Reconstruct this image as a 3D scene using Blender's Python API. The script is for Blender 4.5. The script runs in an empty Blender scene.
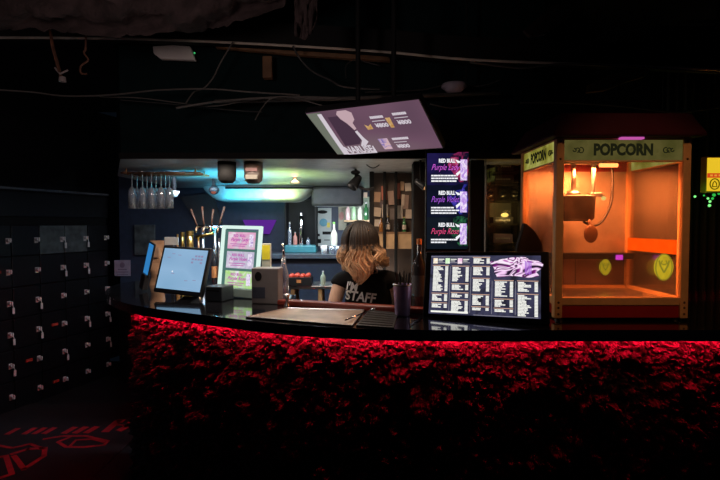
import bpy, bmesh, math, random
from mathutils import Vector, Matrix, noise
from mathutils.geometry import tessellate_polygon
random.seed(7)
PI = math.pi
S = bpy.context.scene
COL = S.collection

# ---------------------------------------------------------------- camera, world, exposure
FPX = 480.0                      # focal length in pixels at 720 x 480
TILT = math.atan(16 / 480)
EYE = Vector((0, 0, 1.5))
cam_data = bpy.data.cameras.new('camera')
cam_data.sensor_width = 36
cam_data.lens = 24
cam_data.clip_start = 0.02
cam = bpy.data.objects.new('camera', cam_data)
COL.objects.link(cam)
cam.location = EYE
cam.rotation_euler = (PI / 2 - TILT, 0, 0)
S.camera = cam
S.view_settings.view_transform = 'Standard'
S.view_settings.look = 'None'
S.view_settings.exposure = 0.0
S.view_settings.gamma = 1.0
S.view_settings.use_curve_mapping = False
w = bpy.data.worlds.new('world')
S.world = w
w.use_nodes = True
w.node_tree.nodes['Background'].inputs[0].default_value = (0.35, 0.6, 1.0, 1)
w.node_tree.nodes['Background'].inputs[1].default_value = 0.0035


def lamp(name, kind, loc, energy, color, size=0.1, target=None, size_y=None, spot=None, blend=0.5):
    d = bpy.data.lights.new(name, kind)
    d.energy = energy
    d.color = color
    if kind == 'AREA':
        d.size = size
        if size_y:
            d.shape = 'RECTANGLE'
            d.size_y = size_y
    else:
        d.shadow_soft_size = size
    if kind == 'SPOT':
        d.spot_size = spot or 1.0
        d.spot_blend = blend
    o = bpy.data.objects.new(name, d)
    COL.objects.link(o)
    o.location = loc
    if target is not None:
        o.rotation_euler = (Vector(target) - Vector(loc)).to_track_quat('-Z', 'Y').to_euler()
    return o


# unseen fill lamps added to lift dark areas, a blue lamp by the lockers,
# and the bar's own cool, cyan and warm lamps under the canopy, with fills between
lamp('popcorn_fill_light', 'SPOT', (1.05, 0.5, 2.55), 16.0, (1.0, 0.48, 0.22), 0.08, (1.02, 1.85, 1.50), spot=0.52, blend=0.5)  # unseen spot added to brighten the popcorn machine's front
lamp('bartender_fill_spot', 'SPOT', (-0.75, 1.3, 2.35), 26.0, (1.0, 0.84, 0.74), 0.05, (-0.03, 2.45, 1.20), spot=0.60, blend=0.5)  # unseen spot added to light the shirt print and counter from the front
lamp('ceiling_fill_light', 'SPOT', (-0.6, 0.7, 1.9), 11.0, (1.0, 0.74, 0.68), 0.10, (-0.7, 2.1, 2.35), spot=1.9, blend=0.7)  # unseen lamp added to bring up the drapes and rail overhead
lamp('locker_fill_light', 'AREA', (-1.9, 1.6, 2.5), 0.20, (1.0, 0.74, 0.76), 0.3, (-2.6, 4.2, 1.0))  # unseen lamp added to lift the locks
lamp('locker_blue_light', 'AREA', (-3.0, 1.9, 2.2), 0.22, (0.08, 0.10, 1.0), 0.3, (-3.0, 3.3, 1.3))
lamp('bar_front_fill', 'AREA', (-0.48, 2.37, 1.80), 8.0, (1.0, 0.80, 0.64), 1.1, (-0.48, 2.42, 1.1), 0.04)  # fill added along the canopy's front edge, no fixture there
lamp('bar_strip_light', 'AREA', (-0.70, 3.2, 1.795), 16.0, (0.70, 0.80, 1.0), 1.2, (-0.70, 3.6, 0.5), 0.2)
lamp('back_wall_fill', 'AREA', (-0.2, 4.1, 1.62), 6.0, (0.85, 0.93, 1.0), 1.0, (-0.2, 4.7, 1.2), 0.05)  # fill added to light the bottles and posters at the back
lamp('bar_warm_spot', 'SPOT', (0.22, 2.36, 1.80), 9.0, (1.0, 0.62, 0.36), 0.03, (0.02, 2.55, 1.3), spot=1.3)
lamp('card_wall_light', 'SPOT', (0.1, 2.6, 1.80), 4.0, (1.0, 0.70, 0.45), 0.03, (0.22, 3.0, 1.55), spot=1.0)
lamp('soffit_cyan_led', 'AREA', (-0.84, 3.05, 1.36), 7.0, (0.04, 0.62, 1.0), 0.12, (-0.86, 3.18, 1.85)).data.spread = 1.75
lamp('soffit_green_led', 'AREA', (-0.50, 3.05, 1.36), 4.0, (0.70, 1.0, 0.36), 0.12, (-0.52, 3.18, 1.85)).data.spread = 1.75
lamp('hood_cyan_led', 'AREA', (-1.05, 3.55, 1.42), 1.6, (0.04, 0.62, 1.0), 0.12, (-1.05, 4.0, 1.75)).data.spread = 1.3
lamp('hood_green_led', 'AREA', (-0.72, 3.55, 1.42), 0.7, (0.70, 1.0, 0.36), 0.12, (-0.72, 4.0, 1.75)).data.spread = 1.3
lamp('canopy_fill_light', 'AREA', (0.05, 2.9, 1.10), 2.6, (1.0, 0.86, 0.74), 0.3, (0.0, 2.9, 1.85))  # fill added to brighten the right part of the metal ceiling


# ---------------------------------------------------------------- helpers
def P(px, py, D):
    """The point at depth D (world Y) seen at photo position px, py."""
    ct, st = math.cos(TILT), math.sin(TILT)
    u = (240 - py) / FPX
    d = Vector(((px - 360) / FPX, ct + u * st, -st + u * ct))
    return EYE + d * (D / d.y)


def link_rgb(c):
    return (c[0], c[1], c[2], 1)


def mat(name, color, rough=0.5, metal=0.0, vary=0.15, scale=20.0, bump=0.0, bscale=60.0, coat=0.0, spec=0.5):
    """A procedural material: noise varies the colour a little, optional bump."""
    m = bpy.data.materials.new(name)
    m.use_nodes = True
    nt = m.node_tree
    b = nt.nodes['Principled BSDF']
    b.inputs['Roughness'].default_value = rough
    b.inputs['Metallic'].default_value = metal
    b.inputs['Coat Weight'].default_value = coat
    b.inputs['Specular IOR Level'].default_value = spec
    tc = nt.nodes.new('ShaderNodeTexCoord')
    n = nt.nodes.new('ShaderNodeTexNoise')
    n.inputs['Scale'].default_value = scale
    n.inputs['Detail'].default_value = 4
    nt.links.new(tc.outputs['Object'], n.inputs['Vector'])
    r = nt.nodes.new('ShaderNodeValToRGB')
    r.color_ramp.elements[0].position = 0.3
    r.color_ramp.elements[1].position = 0.7
    r.color_ramp.elements[0].color = link_rgb([c * (1 - vary) for c in color])
    r.color_ramp.elements[1].color = link_rgb([min(1, c * (1 + vary)) for c in color])
    nt.links.new(n.outputs['Fac'], r.inputs['Fac'])
    nt.links.new(r.outputs['Color'], b.inputs['Base Color'])
    if bump:
        n2 = nt.nodes.new('ShaderNodeTexNoise')
        n2.inputs['Scale'].default_value = bscale
        n2.inputs['Detail'].default_value = 5
        nt.links.new(tc.outputs['Object'], n2.inputs['Vector'])
        bp = nt.nodes.new('ShaderNodeBump')
        bp.inputs['Strength'].default_value = bump
        bp.inputs['Distance'].default_value = 0.01
        nt.links.new(n2.outputs['Fac'], bp.inputs['Height'])
        nt.links.new(bp.outputs['Normal'], b.inputs['Normal'])
    return m


def emit(name, color, strength=1.0):
    m = bpy.data.materials.new(name)
    m.use_nodes = True
    nt = m.node_tree
    nt.nodes.remove(nt.nodes['Principled BSDF'])
    e = nt.nodes.new('ShaderNodeEmission')
    e.inputs[0].default_value = link_rgb(color)
    e.inputs[1].default_value = strength
    nt.links.new(e.outputs[0], nt.nodes['Material Output'].inputs[0])
    return m


def emit_noise(name, colors, strength=1.0, scale=5.0, detail=3.0, distort=1.0, stretch=(1, 1, 1)):
    m = emit(name, colors[0], strength)
    nt = m.node_tree
    e = [n for n in nt.nodes if n.type == 'EMISSION'][0]
    tc = nt.nodes.new('ShaderNodeTexCoord')
    mp = nt.nodes.new('ShaderNodeMapping')
    mp.inputs['Scale'].default_value = stretch
    n = nt.nodes.new('ShaderNodeTexNoise')
    n.inputs['Scale'].default_value = scale
    n.inputs['Detail'].default_value = detail
    n.inputs['Distortion'].default_value = distort
    r = nt.nodes.new('ShaderNodeValToRGB')
    cr = r.color_ramp
    while len(cr.elements) < len(colors):
        cr.elements.new(0.5)
    for i, c in enumerate(colors):
        cr.elements[i].position = 0.3 + 0.4 * i / max(1, len(colors) - 1)
        cr.elements[i].color = link_rgb(c)
    nt.links.new(tc.outputs['Object'], mp.inputs['Vector'])
    nt.links.new(mp.outputs['Vector'], n.inputs['Vector'])
    nt.links.new(n.outputs['Fac'], r.inputs['Fac'])
    nt.links.new(r.outputs['Color'], e.inputs[0])
    return m


def thin_glass(name, tint=(1, 1, 1), gloss=0.08, rough=0.02, haze=0.0, haze_col=(0.5, 0.5, 0.5)):
    m = bpy.data.materials.new(name)
    m.use_nodes = True
    nt = m.node_tree
    nt.nodes.remove(nt.nodes['Principled BSDF'])
    t = nt.nodes.new('ShaderNodeBsdfTransparent')
    t.inputs[0].default_value = link_rgb(tint)
    g = nt.nodes.new('ShaderNodeBsdfGlossy')
    g.inputs['Roughness'].default_value = rough
    lw = nt.nodes.new('ShaderNodeLayerWeight')
    lw.inputs[0].default_value = 0.25
    mm = nt.nodes.new('ShaderNodeMath')
    mm.operation = 'MULTIPLY_ADD'
    mm.inputs[1].default_value = 0.7
    mm.inputs[2].default_value = gloss
    nt.links.new(lw.outputs['Fresnel'], mm.inputs[0])
    x = nt.nodes.new('ShaderNodeMixShader')
    nt.links.new(mm.outputs[0], x.inputs[0])
    nt.links.new(t.outputs[0], x.inputs[1])
    nt.links.new(g.outputs[0], x.inputs[2])
    out = x
    if haze:
        d = nt.nodes.new('ShaderNodeBsdfDiffuse')
        d.inputs[0].default_value = link_rgb(haze_col)
        tc = nt.nodes.new('ShaderNodeTexCoord')
        n = nt.nodes.new('ShaderNodeTexNoise')
        n.inputs['Scale'].default_value = 6
        n.inputs['Detail'].default_value = 5
        nt.links.new(tc.outputs['Object'], n.inputs['Vector'])
        k = nt.nodes.new('ShaderNodeMath')
        k.operation = 'MULTIPLY'
        k.inputs[1].default_value = haze * 2
        nt.links.new(n.outputs['Fac'], k.inputs[0])
        y = nt.nodes.new('ShaderNodeMixShader')
        nt.links.new(k.outputs[0], y.inputs[0])
        nt.links.new(x.outputs[0], y.inputs[1])
        nt.links.new(d.outputs[0], y.inputs[2])
        out = y
    nt.links.new(out.outputs[0], nt.nodes['Material Output'].inputs[0])
    return m


class MB:
    """Collects shapes into one mesh."""

    def __init__(self):
        self.bm = bmesh.new()

    def _xf(self, vs, M):
        if M is not None:
            for v in vs:
                v.co = M @ v.co
        return self

    def box(self, c, s, M=None, rz=0.0, taper=1.0):
        vs = []
        for k in (-1, 1):
            f = taper if k > 0 else 1
            for i, j in ((-1, -1), (1, -1), (1, 1), (-1, 1)):
                v = Vector((i * s[0] / 2 * f, j * s[1] / 2 * f, k * s[2] / 2))
                v.rotate(Matrix.Rotation(rz, 3, 'Z'))
                vs.append(self.bm.verts.new(v + Vector(c)))
        for f in ((3, 2, 1, 0), (4, 5, 6, 7), (0, 1, 5, 4), (1, 2, 6, 5), (2, 3, 7, 6), (3, 0, 4, 7)):
            self.bm.faces.new([vs[i] for i in f])
        return self._xf(vs, M)

    def tube(self, pts, r, n=8, cap=True, squash=1.0, M=None):
        pts = [Vector(p) for p in pts]
        rs = r if isinstance(r, (list, tuple)) else [r] * len(pts)
        rings, allv = [], []
        up = None
        for i, p in enumerate(pts):
            t = (pts[min(i + 1, len(pts) - 1)] - pts[max(i - 1, 0)])
            t = t.normalized() if t.length > 1e-9 else Vector((0, 0, 1))
            if up is None:
                up = Vector((0, 0, 1)) if abs(t.z) < 0.9 else Vector((1, 0, 0))
            a = t.cross(up)
            a = a.normalized() if a.length > 1e-6 else t.orthogonal().normalized()
            b = a.cross(t).normalized()
            up = b
            ring = [self.bm.verts.new(p + (a * math.cos(2 * PI * k / n) + b * squash * math.sin(2 * PI * k / n)) * rs[i]) for k in range(n)]
            rings.append(ring)
            allv += ring
        for A, B in zip(rings, rings[1:]):
            for k in range(n):
                self.bm.faces.new((A[k], A[(k + 1) % n], B[(k + 1) % n], B[k]))
        if cap:
            self.bm.faces.new(rings[0][::-1])
            self.bm.faces.new(rings[-1])
        return self._xf(allv, M)

    def lathe(self, prof, c=(0, 0, 0), n=24, M=None):
        """prof: list of (radius, z)."""
        rings, allv = [], []
        for r, z in prof:
            if r < 1e-6:
                ring = [self.bm.verts.new(Vector(c) + Vector((0, 0, z)))]
            else:
                ring = [self.bm.verts.new(Vector(c) + Vector((r * math.cos(2 * PI * k / n), r * math.sin(2 * PI * k / n), z))) for k in range(n)]
            rings.append(ring)
            allv += ring
        for A, B in zip(rings, rings[1:]):
            if len(A) == 1 and len(B) == 1:
                continue
            for k in range(n):
                k2 = (k + 1) % n
                if len(A) == 1:
                    self.bm.faces.new((A[0], B[k2], B[k]))
                elif len(B) == 1:
                    self.bm.faces.new((A[k], A[k2], B[0]))
                else:
                    self.bm.faces.new((A[k], A[k2], B[k2], B[k]))
        return self._xf(allv, M)

    def prism(self, poly, d, axis='Y', M=None):
        """poly: 2D outline; extruded by d along the axis (Y: outline in XZ; Z: outline in XY)."""
        if axis == 'Y':
            A = [self.bm.verts.new((x, 0, z)) for x, z in poly]
            B = [self.bm.verts.new((x, d, z)) for x, z in poly]
        else:
            A = [self.bm.verts.new((x, y, 0)) for x, y in poly]
            B = [self.bm.verts.new((x, y, d)) for x, y in poly]
        n = len(poly)
        self.bm.faces.new(A)
        self.bm.faces.new(B[::-1])
        for k in range(n):
            self.bm.faces.new((A[k], B[k], B[(k + 1) % n], A[(k + 1) % n]))
        return self._xf(A + B, M)

    def ball(self, c, r, seg=16, rings=10, s=(1, 1, 1), M=None):
        g = bmesh.ops.create_uvsphere(self.bm, u_segments=seg, v_segments=rings, radius=r)
        for v in g['verts']:
            v.co = Vector((v.co.x * s[0], v.co.y * s[1], v.co.z * s[2])) + Vector(c)
        return self._xf(g['verts'], M)

    def grid(self, f, nu, nv, M=None):
        V = [[self.bm.verts.new(f(i / nu, j / nv)) for j in range(nv + 1)] for i in range(nu + 1)]
        for i in range(nu):
            for j in range(nv):
                self.bm.faces.new((V[i][j], V[i + 1][j], V[i + 1][j + 1], V[i][j + 1]))
        return self._xf([v for r in V for v in r], M)

    def build(self, name, m, parent=None, bevel=0.0, smooth=False, segs=2):
        bmesh.ops.recalc_face_normals(self.bm, faces=self.bm.faces)
        me = bpy.data.meshes.new(name)
        self.bm.to_mesh(me)
        self.bm.free()
        me.materials.append(m)
        if smooth:
            for p in me.polygons:
                p.use_smooth = True
        o = bpy.data.objects.new(name, me)
        COL.objects.link(o)
        if parent is not None:
            o.parent = parent
        if bevel:
            b = o.modifiers.new('bevel', 'BEVEL')
            b.width = bevel
            b.segments = segs
            b.limit_method = 'ANGLE'
            b.angle_limit = 0.7
        return o


def tag(o, label, cat, group=None, kind=None):
    o['label'] = label
    o['category'] = cat
    if group:
        o['group'] = group
    if kind:
        o['kind'] = kind
    return o


def thing(name, label, cat, loc=(0, 0, 0), rz=0.0, group=None, M=None):
    o = bpy.data.objects.new(name, None)
    o.empty_display_size = 0.05
    COL.objects.link(o)
    if M is not None:
        o.matrix_world = M
    else:
        o.location = loc
        o.rotation_euler = (0, 0, rz)
    return tag(o, label, cat, group)


def struct(o):
    o['kind'] = 'structure'
    return o


def dup(root, loc, label, rz=None, group=None):
    r = root.copy()
    COL.objects.link(r)
    r.location = loc
    if rz is not None:
        r.rotation_euler = (0, 0, rz)
    r['label'] = label
    if group:
        r['group'] = group
    for ch in list(root.children):
        c = ch.copy()
        COL.objects.link(c)
        c.parent = r
        for g in ch.children:
            d = g.copy()
            COL.objects.link(d)
            d.parent = c
    return r


def basis(c, x, n, z):
    """A frame with local X right, local Z up and local -Y facing along n."""
    x = Vector(x).normalized()
    n = Vector(n)
    n = (n - x * n.dot(x)).normalized()
    y = -n
    z = x.cross(y)
    M = Matrix((x, y, z)).transposed().to_4x4()
    M.translation = Vector(c)
    return M


def text(name, s, m, parent, x, y, z, size, width=None, shear=0.0, align='LEFT', rz=0.0, bold=0.0):
    """Flat lettering in the parent's XZ plane, facing local -Y."""
    c = bpy.data.curves.new(name, 'FONT')
    c.body = s
    c.size = size
    c.shear = shear
    c.align_x = align
    c.align_y = 'CENTER'
    c.offset = bold
    c.extrude = 0.0002
    c.resolution_u = 3
    c.materials.append(m)
    o = bpy.data.objects.new(name, c)
    COL.objects.link(o)
    o.parent = parent
    o.location = (x, y, z)
    o.rotation_euler = (PI / 2, rz, 0)
    bpy.context.view_layer.update()
    if width and o.dimensions.x > 1e-6:
        o.scale.x = width / o.dimensions.x
    me = bpy.data.meshes.new_from_object(o.evaluated_get(bpy.context.evaluated_depsgraph_get()))
    o2 = bpy.data.objects.new(name, me)
    COL.objects.link(o2)
    o2.parent = parent
    o2.location, o2.rotation_euler, o2.scale = o.location, o.rotation_euler, o.scale
    bpy.data.objects.remove(o)
    return o2


def catmull(pts, n=10):
    pts = [Vector(p) for p in pts]
    out = []
    for i in range(len(pts) - 1):
        p0, p1, p2, p3 = pts[max(i - 1, 0)], pts[i], pts[i + 1], pts[min(i + 2, len(pts) - 1)]
        for k in range(n):
            t = k / n
            out.append(0.5 * ((2 * p1) + (p2 - p0) * t + (2 * p0 - 5 * p1 + 4 * p2 - p3) * t * t + (3 * p1 - p0 - 3 * p2 + p3) * t ** 3))
    out.append(pts[-1])
    return out


# ---------------------------------------------------------------- materials
M_black = mat('black_paint', (0.006, 0.0065, 0.007), 0.7, spec=0.2)
M_gloss = mat('black_gloss', (0.008, 0.008, 0.010), 0.09, vary=0.3, bump=0.015, bscale=12, coat=0.6)
M_plastic = mat('black_plastic', (0.010, 0.010, 0.012), 0.45)
M_wall = mat('dark_wall', (0.006, 0.007, 0.009), 0.7, bump=0.2, bscale=30)
M_navy = mat('navy_wall', (0.030, 0.042, 0.075), 0.6, bump=0.1, bscale=20)
M_teal_dark = mat('dark_teal_paint', (0.003, 0.0115, 0.013), 0.8, spec=0.1)
M_floor = mat('black_floor', (0.012, 0.011, 0.011), 0.55, bump=0.2, bscale=40)
M_ceil = mat('black_ceiling', (0.012, 0.011, 0.011), 0.8, bump=0.4, bscale=15)
M_steel = mat('brushed_steel', (0.45, 0.45, 0.46), 0.32, 1.0, bump=0.05, bscale=90)
M_chrome = mat('chrome', (0.75, 0.75, 0.77), 0.12, 1.0, vary=0.05)
M_soffit = mat('satin_metal_panel', (0.50, 0.52, 0.50), 0.38, 0.75, bump=0.08, bscale=25)
M_copper = mat('copper', (0.55, 0.28, 0.15), 0.48, 1.0)
M_gold = mat('brass', (0.80, 0.50, 0.14), 0.28, 1.0)
M_redwood = mat('red_lacquered_wood', (0.20, 0.030, 0.018), 0.35, vary=0.3, scale=8, coat=0.4)
M_wood = mat('pale_wood', (0.42, 0.27, 0.14), 0.6, vary=0.3, scale=12)
M_brownwood = mat('brown_board', (0.16, 0.085, 0.04), 0.7, vary=0.4, scale=8, bump=0.3)
M_white = mat('white_plastic', (0.70, 0.69, 0.68), 0.45, vary=0.05)
M_paper = mat('white_paper', (0.72, 0.72, 0.72), 0.8, vary=0.04)
M_grey = mat('grey_plastic', (0.20, 0.185, 0.18), 0.45, vary=0.08)
M_cloth = mat('dusty_cloth', (0.030, 0.019, 0.020), 0.95, vary=0.35, scale=22, bump=0.9, bscale=40)
M_cable = mat('black_cable', (0.03, 0.03, 0.03), 0.45)
M_pale_cable = mat('grey_cable', (0.085, 0.08, 0.075), 0.5)
M_rust = mat('rusty_metal', (0.12, 0.05, 0.03), 0.8, vary=0.5, scale=40)
M_redpaint = mat('red_enamel', (0.38, 0.018, 0.018), 0.35, vary=0.1)
M_alu = mat('warm_lit_aluminium', (0.80, 0.46, 0.20), 0.40, 0.0, vary=0.1)  # orange in the colour stands for warm light on plain aluminium
M_skin = mat('skin', (0.62, 0.40, 0.29), 0.5, vary=0.06)
M_shirt = mat('black_cotton', (0.007, 0.007, 0.008), 0.9, spec=0.1, bump=0.2, bscale=200)
M_print = mat('white_print', (0.92, 0.92, 0.92), 0.8, vary=0.08)
M_fruit = mat('red_fruit', (0.55, 0.06, 0.03), 0.35, vary=0.3, scale=30)
M_tealbase = mat('teal_plastic', (0.04, 0.20, 0.24), 0.35)
M_cardboard = mat('brown_cardboard', (0.62, 0.36, 0.22), 0.8, vary=0.1)
M_glass = thin_glass('clear_glass', (0.97, 0.98, 1.0), 0.05)
M_flute = thin_glass('flute_glass', (0.85, 0.9, 1.0), 0.34, 0.06, 0.22, (0.76, 0.87, 1.0))
M_smudged = thin_glass('smudged_glass', (0.93, 0.90, 0.86), 0.03, 0.08, 0.08, (0.55, 0.45, 0.35))
E_led = emit('red_led_light', (1.0, 0.004, 0.028), 95.0)
E_white = emit('screen_white', (1.0, 0.98, 1.0), 1.0)

# ---------------------------------------------------------------- the setting
def slab(name, x0, x1, y0, y1, z0, z1, m):
    return struct(MB().box(((x0 + x1) / 2, (y0 + y1) / 2, (z0 + z1) / 2), (x1 - x0, y1 - y0, z1 - z0)).build(name, m))


slab('floor', -4.6, 3.6, -0.6, 5.2, -0.1, 0.0, M_floor)
slab('ceiling', -4.6, 3.6, -0.6, 5.2, 2.7, 2.8, M_ceil)
slab('wall_back', -2.38, 1.0, 4.75, 4.9, 0, 2.7, M_navy)
slab('wall_right', 0.98, 3.4, 2.95, 3.05, 0, 2.7, M_wall)
# the partition the card panel, the backlit sign and the shelf stand against
slab('wall_bar', 0.40, 1.0, 3.3, 3.4, 0, 2.7, M_wall)
# bulkhead over the bar: its lower face is a satin metal ceiling
CAN = [(-1.15, 2.32), (0.88, 2.32), (0.88, 4.26), (-1.62, 4.26), (-1.62, 3.22)]
struct(MB().prism(CAN, 0.87, 'Z', M=Matrix.Translation((0, 0, 1.83))).build('wall_canopy', M_teal_dark))
struct(MB().prism(CAN, 0.010, 'Z', M=Matrix.Translation((0, 0, 1.820))).build('ceiling_canopy', M_soffit))
slab('trim_1', -1.15, 0.88, 2.30, 2.318, 1.812, 1.84, M_black)

# ---------------------------------------------------------------- lockers
Ux = Vector((0.31, 0.95, 0)).normalized()
bank = thing('locker_bank', 'black bank of square coin lockers along the left wall', 'lockers',
             Vector((-2.785, 3.79, 0)), math.atan2(Ux.y, Ux.x))
M_door = mat('locker_door_black', (0.006, 0.0065, 0.008), 0.35, vary=0.3)
M_reflect_panel = mat('reflection_and_panel_grey', (0.09, 0.10, 0.10), 0.45, vary=0.5, scale=14)
M_lock = mat('pale_lock_metal', (0.80, 0.70, 0.66), 0.5, 0.0)
M_redtag = mat('red_tag', (0.6, 0.05, 0.03), 0.5)
PITCH, ROW = 0.2386, 0.25
xl = -4 * PITCH - 0.205
xr = 4 * PITCH + 0.036
c = MB()
c.box(((xl + xr) / 2, 0.24, 0.90), (xr - xl, 0.42, 1.80))
c.build('carcass', M_black, bank)
MB().box(((xl + xr) / 2, 0.018, 1.66), (xr - xl, 0.025, 0.20)).build('top_panel', M_door, bank, 0.004)
MB().box(((xl + xr) / 2, 0.010, 1.785), (xr - xl, 0.05, 0.022)).build('top_trim', M_steel, bank, 0.003)
tags_at = {(0, 1), (-1, 1), (2, 3), (1, 4), (2, 5), (-1, 2)}
keys_at = {(2, 0), (3, 0), (3, 1), (2, 1), (0, 2), (1, 2), (0, 3), (3, 3), (4, 3), (2, 4), (4, 4), (0, 4), (1, 3)}
for k in range(-4, 5):
    for r in range(6):
        zl = 1.365 - r * ROW
        xd = k * PITCH - 0.085
        mdoor = M_reflect_panel if (k, r) in ((2, 0), (3, 0)) else M_door  # grey colour paints a reflection on these two doors
        d = MB().box((xd, 0.018, zl), (PITCH - 0.008, 0.024, ROW - 0.008)).build('door', mdoor, bank, 0.003)
        lk = MB()
        lk.box((k * PITCH, 0.002, zl), (0.028, 0.010, 0.046))
        lk.tube([(k * PITCH, 0.0, zl + 0.006), (k * PITCH, -0.028, zl + 0.006)], 0.015, 12)
        lk.box((k * PITCH, -0.032, zl + 0.006), (0.010, 0.012, 0.034))
        lk.build('lock', M_lock, d, 0.002)
        if (k, r) in keys_at:
            ky = MB()
            ky.tube([(k * PITCH + 0.004, -0.034, zl - 0.006), (k * PITCH + 0.012, -0.030, zl - 0.032)], 0.003, 6)
            ky.box((k * PITCH + 0.014, -0.028, zl - 0.055), (0.018, 0.006, 0.048))
            ky.build('key', M_lock, d)
        if (k, r) in tags_at:
            MB().box((k * PITCH - 0.085, 0.0, zl + 0.008), (0.055, 0.012, 0.022)).build('red_tag', M_redtag, d, 0.002)
bank.location = (-2.785, 3.79, 0)
# wall behind the lockers
Mw = Matrix.Translation((-2.785, 3.79, 0)) @ Matrix.Rotation(math.atan2(Ux.y, Ux.x), 4, 'Z')
struct(MB().box((-0.6, 0.52, 1.35), (4.6, 0.1, 2.7), M=Mw).build('wall_left', M_wall))

# small notice on the back wall
nt_ = thing('notice', 'small pale notice on the back wall beside the lockers', 'notice', P(122.5, 268, 4.735))
s_ = 4.735 / FPX
MB().box((0, 0, 0), (16 * s_, 0.004, 16 * s_)).build('sheet', mat('lilac_paper', (0.40, 0.34, 0.42), 0.8), nt_)
b_ = MB()
b_.ball((0, -0.004, 3 * s_), 0.025, s=(1, 0.06, 1.1))
b_.box((0, -0.004, -1.5 * s_), (9 * s_, 0.002, 1.2 * s_))
b_.box((0, -0.004, -4 * s_), (12 * s_, 0.002, 1.0 * s_))
b_.box((0, -0.004, -6.3 * s_), (11 * s_, 0.002, 0.8 * s_))
b_.build('printing', mat('faded_ink', (0.22, 0.17, 0.24), 0.8), nt_)
# dull steel panel on the back wall
pn = MB().box(P(145, 240, 4.72), (0.20, 0.03, 0.30)).build('steel_panel', M_reflect_panel, None, 0.006)
tag(pn, 'dull grey metal panel on the back wall behind the blue phone', 'panel')

# floor mat with red print
mt = thing('floor_mat', 'black floor mat with a red printed design, in front of the lockers', 'mat', (-2.15, 3.25, 0))
MB().box((-0.05, -0.05, 0.004), (1.25, 1.5, 0.008)).build('mat_base', mat('black_rubber', (0.010, 0.009, 0.009), 0.8, bump=0.3, bscale=150), mt, 0.003)
M_matred = mat('red_mat_print', (0.40, 0.012, 0.02), 0.7, vary=0.2)


def floor_poly(pxs, wd, name='outline'):
    b = MB()
    pts = []
    for x, y in pxs:
        q = P(x, y, 1.0) - EYE
        q = EYE + q * ((0.0095 - EYE.z) / q.z)
        pts.append(q - mt.location)
    for a, bb in zip(pts, pts[1:]):
        dvec = bb - a
        L = dvec.length
        b.box((a + bb) / 2, (L + wd * 0.6, wd, 0.002), rz=math.atan2(dvec.y, dvec.x))
    return b.build(name, M_matred, mt)


floor_poly([(106, 431), (118, 421), (122, 421)], 0.055, 'letter')
floor_poly([(120, 430), (128, 426), (134, 419)], 0.055, 'letter')
floor_poly([(112, 425), (128, 425)], 0.015, 'letter')
for x in (65, 76, 87, 25, 35, 45, 8):
    f = 1 if x > 60 else 0
    floor_poly([(x, 431 - 0.02 * x + 3), (x + 9, 427 - 0.02 * x + 2)], 0.045 if f else 0.04, 'letter')
floor_poly([(44, 439), (62, 436), (86, 436), (108, 441), (104, 445), (84, 447), (66, 447), (58, 442), (70, 437)], 0.022)
floor_poly([(70, 446), (76, 440), (92, 439), (104, 442)], 0.018)
floor_poly([(12, 454), (28, 449), (45, 448), (44, 456), (24, 469), (14, 456)], 0.03)
floor_poly([(-6, 458), (6, 456), (12, 474), (-4, 479)], 0.03)
floor_poly([(-4, 445), (12, 448), (30, 444), (44, 449)], 0.022)

# ---------------------------------------------------------------- the bar counter
ZT, ZU = 1.13, 1.09
bar = thing('bar_counter', 'long curved bar with a black top, rough stone front and red light strip', 'bar counter')
front = [Vector((p.x, p.y)) for p in catmull([(3.0, 1.675, 0), (2.2, 1.67, 0), (1.29, 1.665, 0), (0.75, 1.665, 0), (0.210, 1.668, 0), (-0.218, 1.742, 0),
                                              (-0.650, 1.95, 0), (-1.045, 2.19, 0), (-1.31, 2.48, 0), (-1.455, 2.76, 0), (-1.49, 2.98, 0), (-1.43, 3.15, 0), (-1.25, 3.25, 0)], 8)]
inner = [(-1.08, 3.25), (-1.05, 3.12), (-1.0, 3.0), (-0.92, 2.87), (-0.72, 2.68), (-0.50, 2.56), (-0.335, 2.50), (-0.335, 2.18), (0.28, 1.975), (0.30, 2.28), (3.0, 2.30)]
outline = [(p.x, p.y) for p in front] + inner
t = MB()
tris = tessellate_polygon([[Vector((x, y, 0)) for x, y in outline]])
lo_ = [t.bm.verts.new((x, y, ZU)) for x, y in outline]
up_ = [t.bm.verts.new((x, y, ZT)) for x, y in outline]
for a, b2, c in tris:
    t.bm.faces.new((lo_[a], lo_[b2], lo_[c]))
    t.bm.faces.new((up_[a], up_[b2], up_[c]))
for k in range(len(outline)):
    k2 = (k + 1) % len(outline)
    t.bm.faces.new((lo_[k], lo_[k2], up_[k2], up_[k]))
t.build('countertop', M_gloss, bar)


def offset(curve, d):
    out = []
    for i, p in enumerate(curve):
        tg = (curve[min(i + 1, len(curve) - 1)] - curve[max(i - 1, 0)]).normalized()
        out.append(p + Vector((-tg.y, tg.x)) * -d)
    return out


def resample(curve, step):
    out, acc = [curve[0]], 0.0
    for a, b in zip(curve, curve[1:]):
        L = (b - a).length
        pos = step - acc
        while pos <= L:
            out.append(a + (b - a) * (pos / L))
            pos += step
        acc = (acc + L) % step if L + acc >= step else acc + L
    return out


stone_c = [p for p in resample(offset(front, 0.136), 0.0052) if p.x < 2.1]
led_c = resample(offset(front, 0.109), 0.04)
# the curve runs right to left, so its inner side is on its right hand


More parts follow.
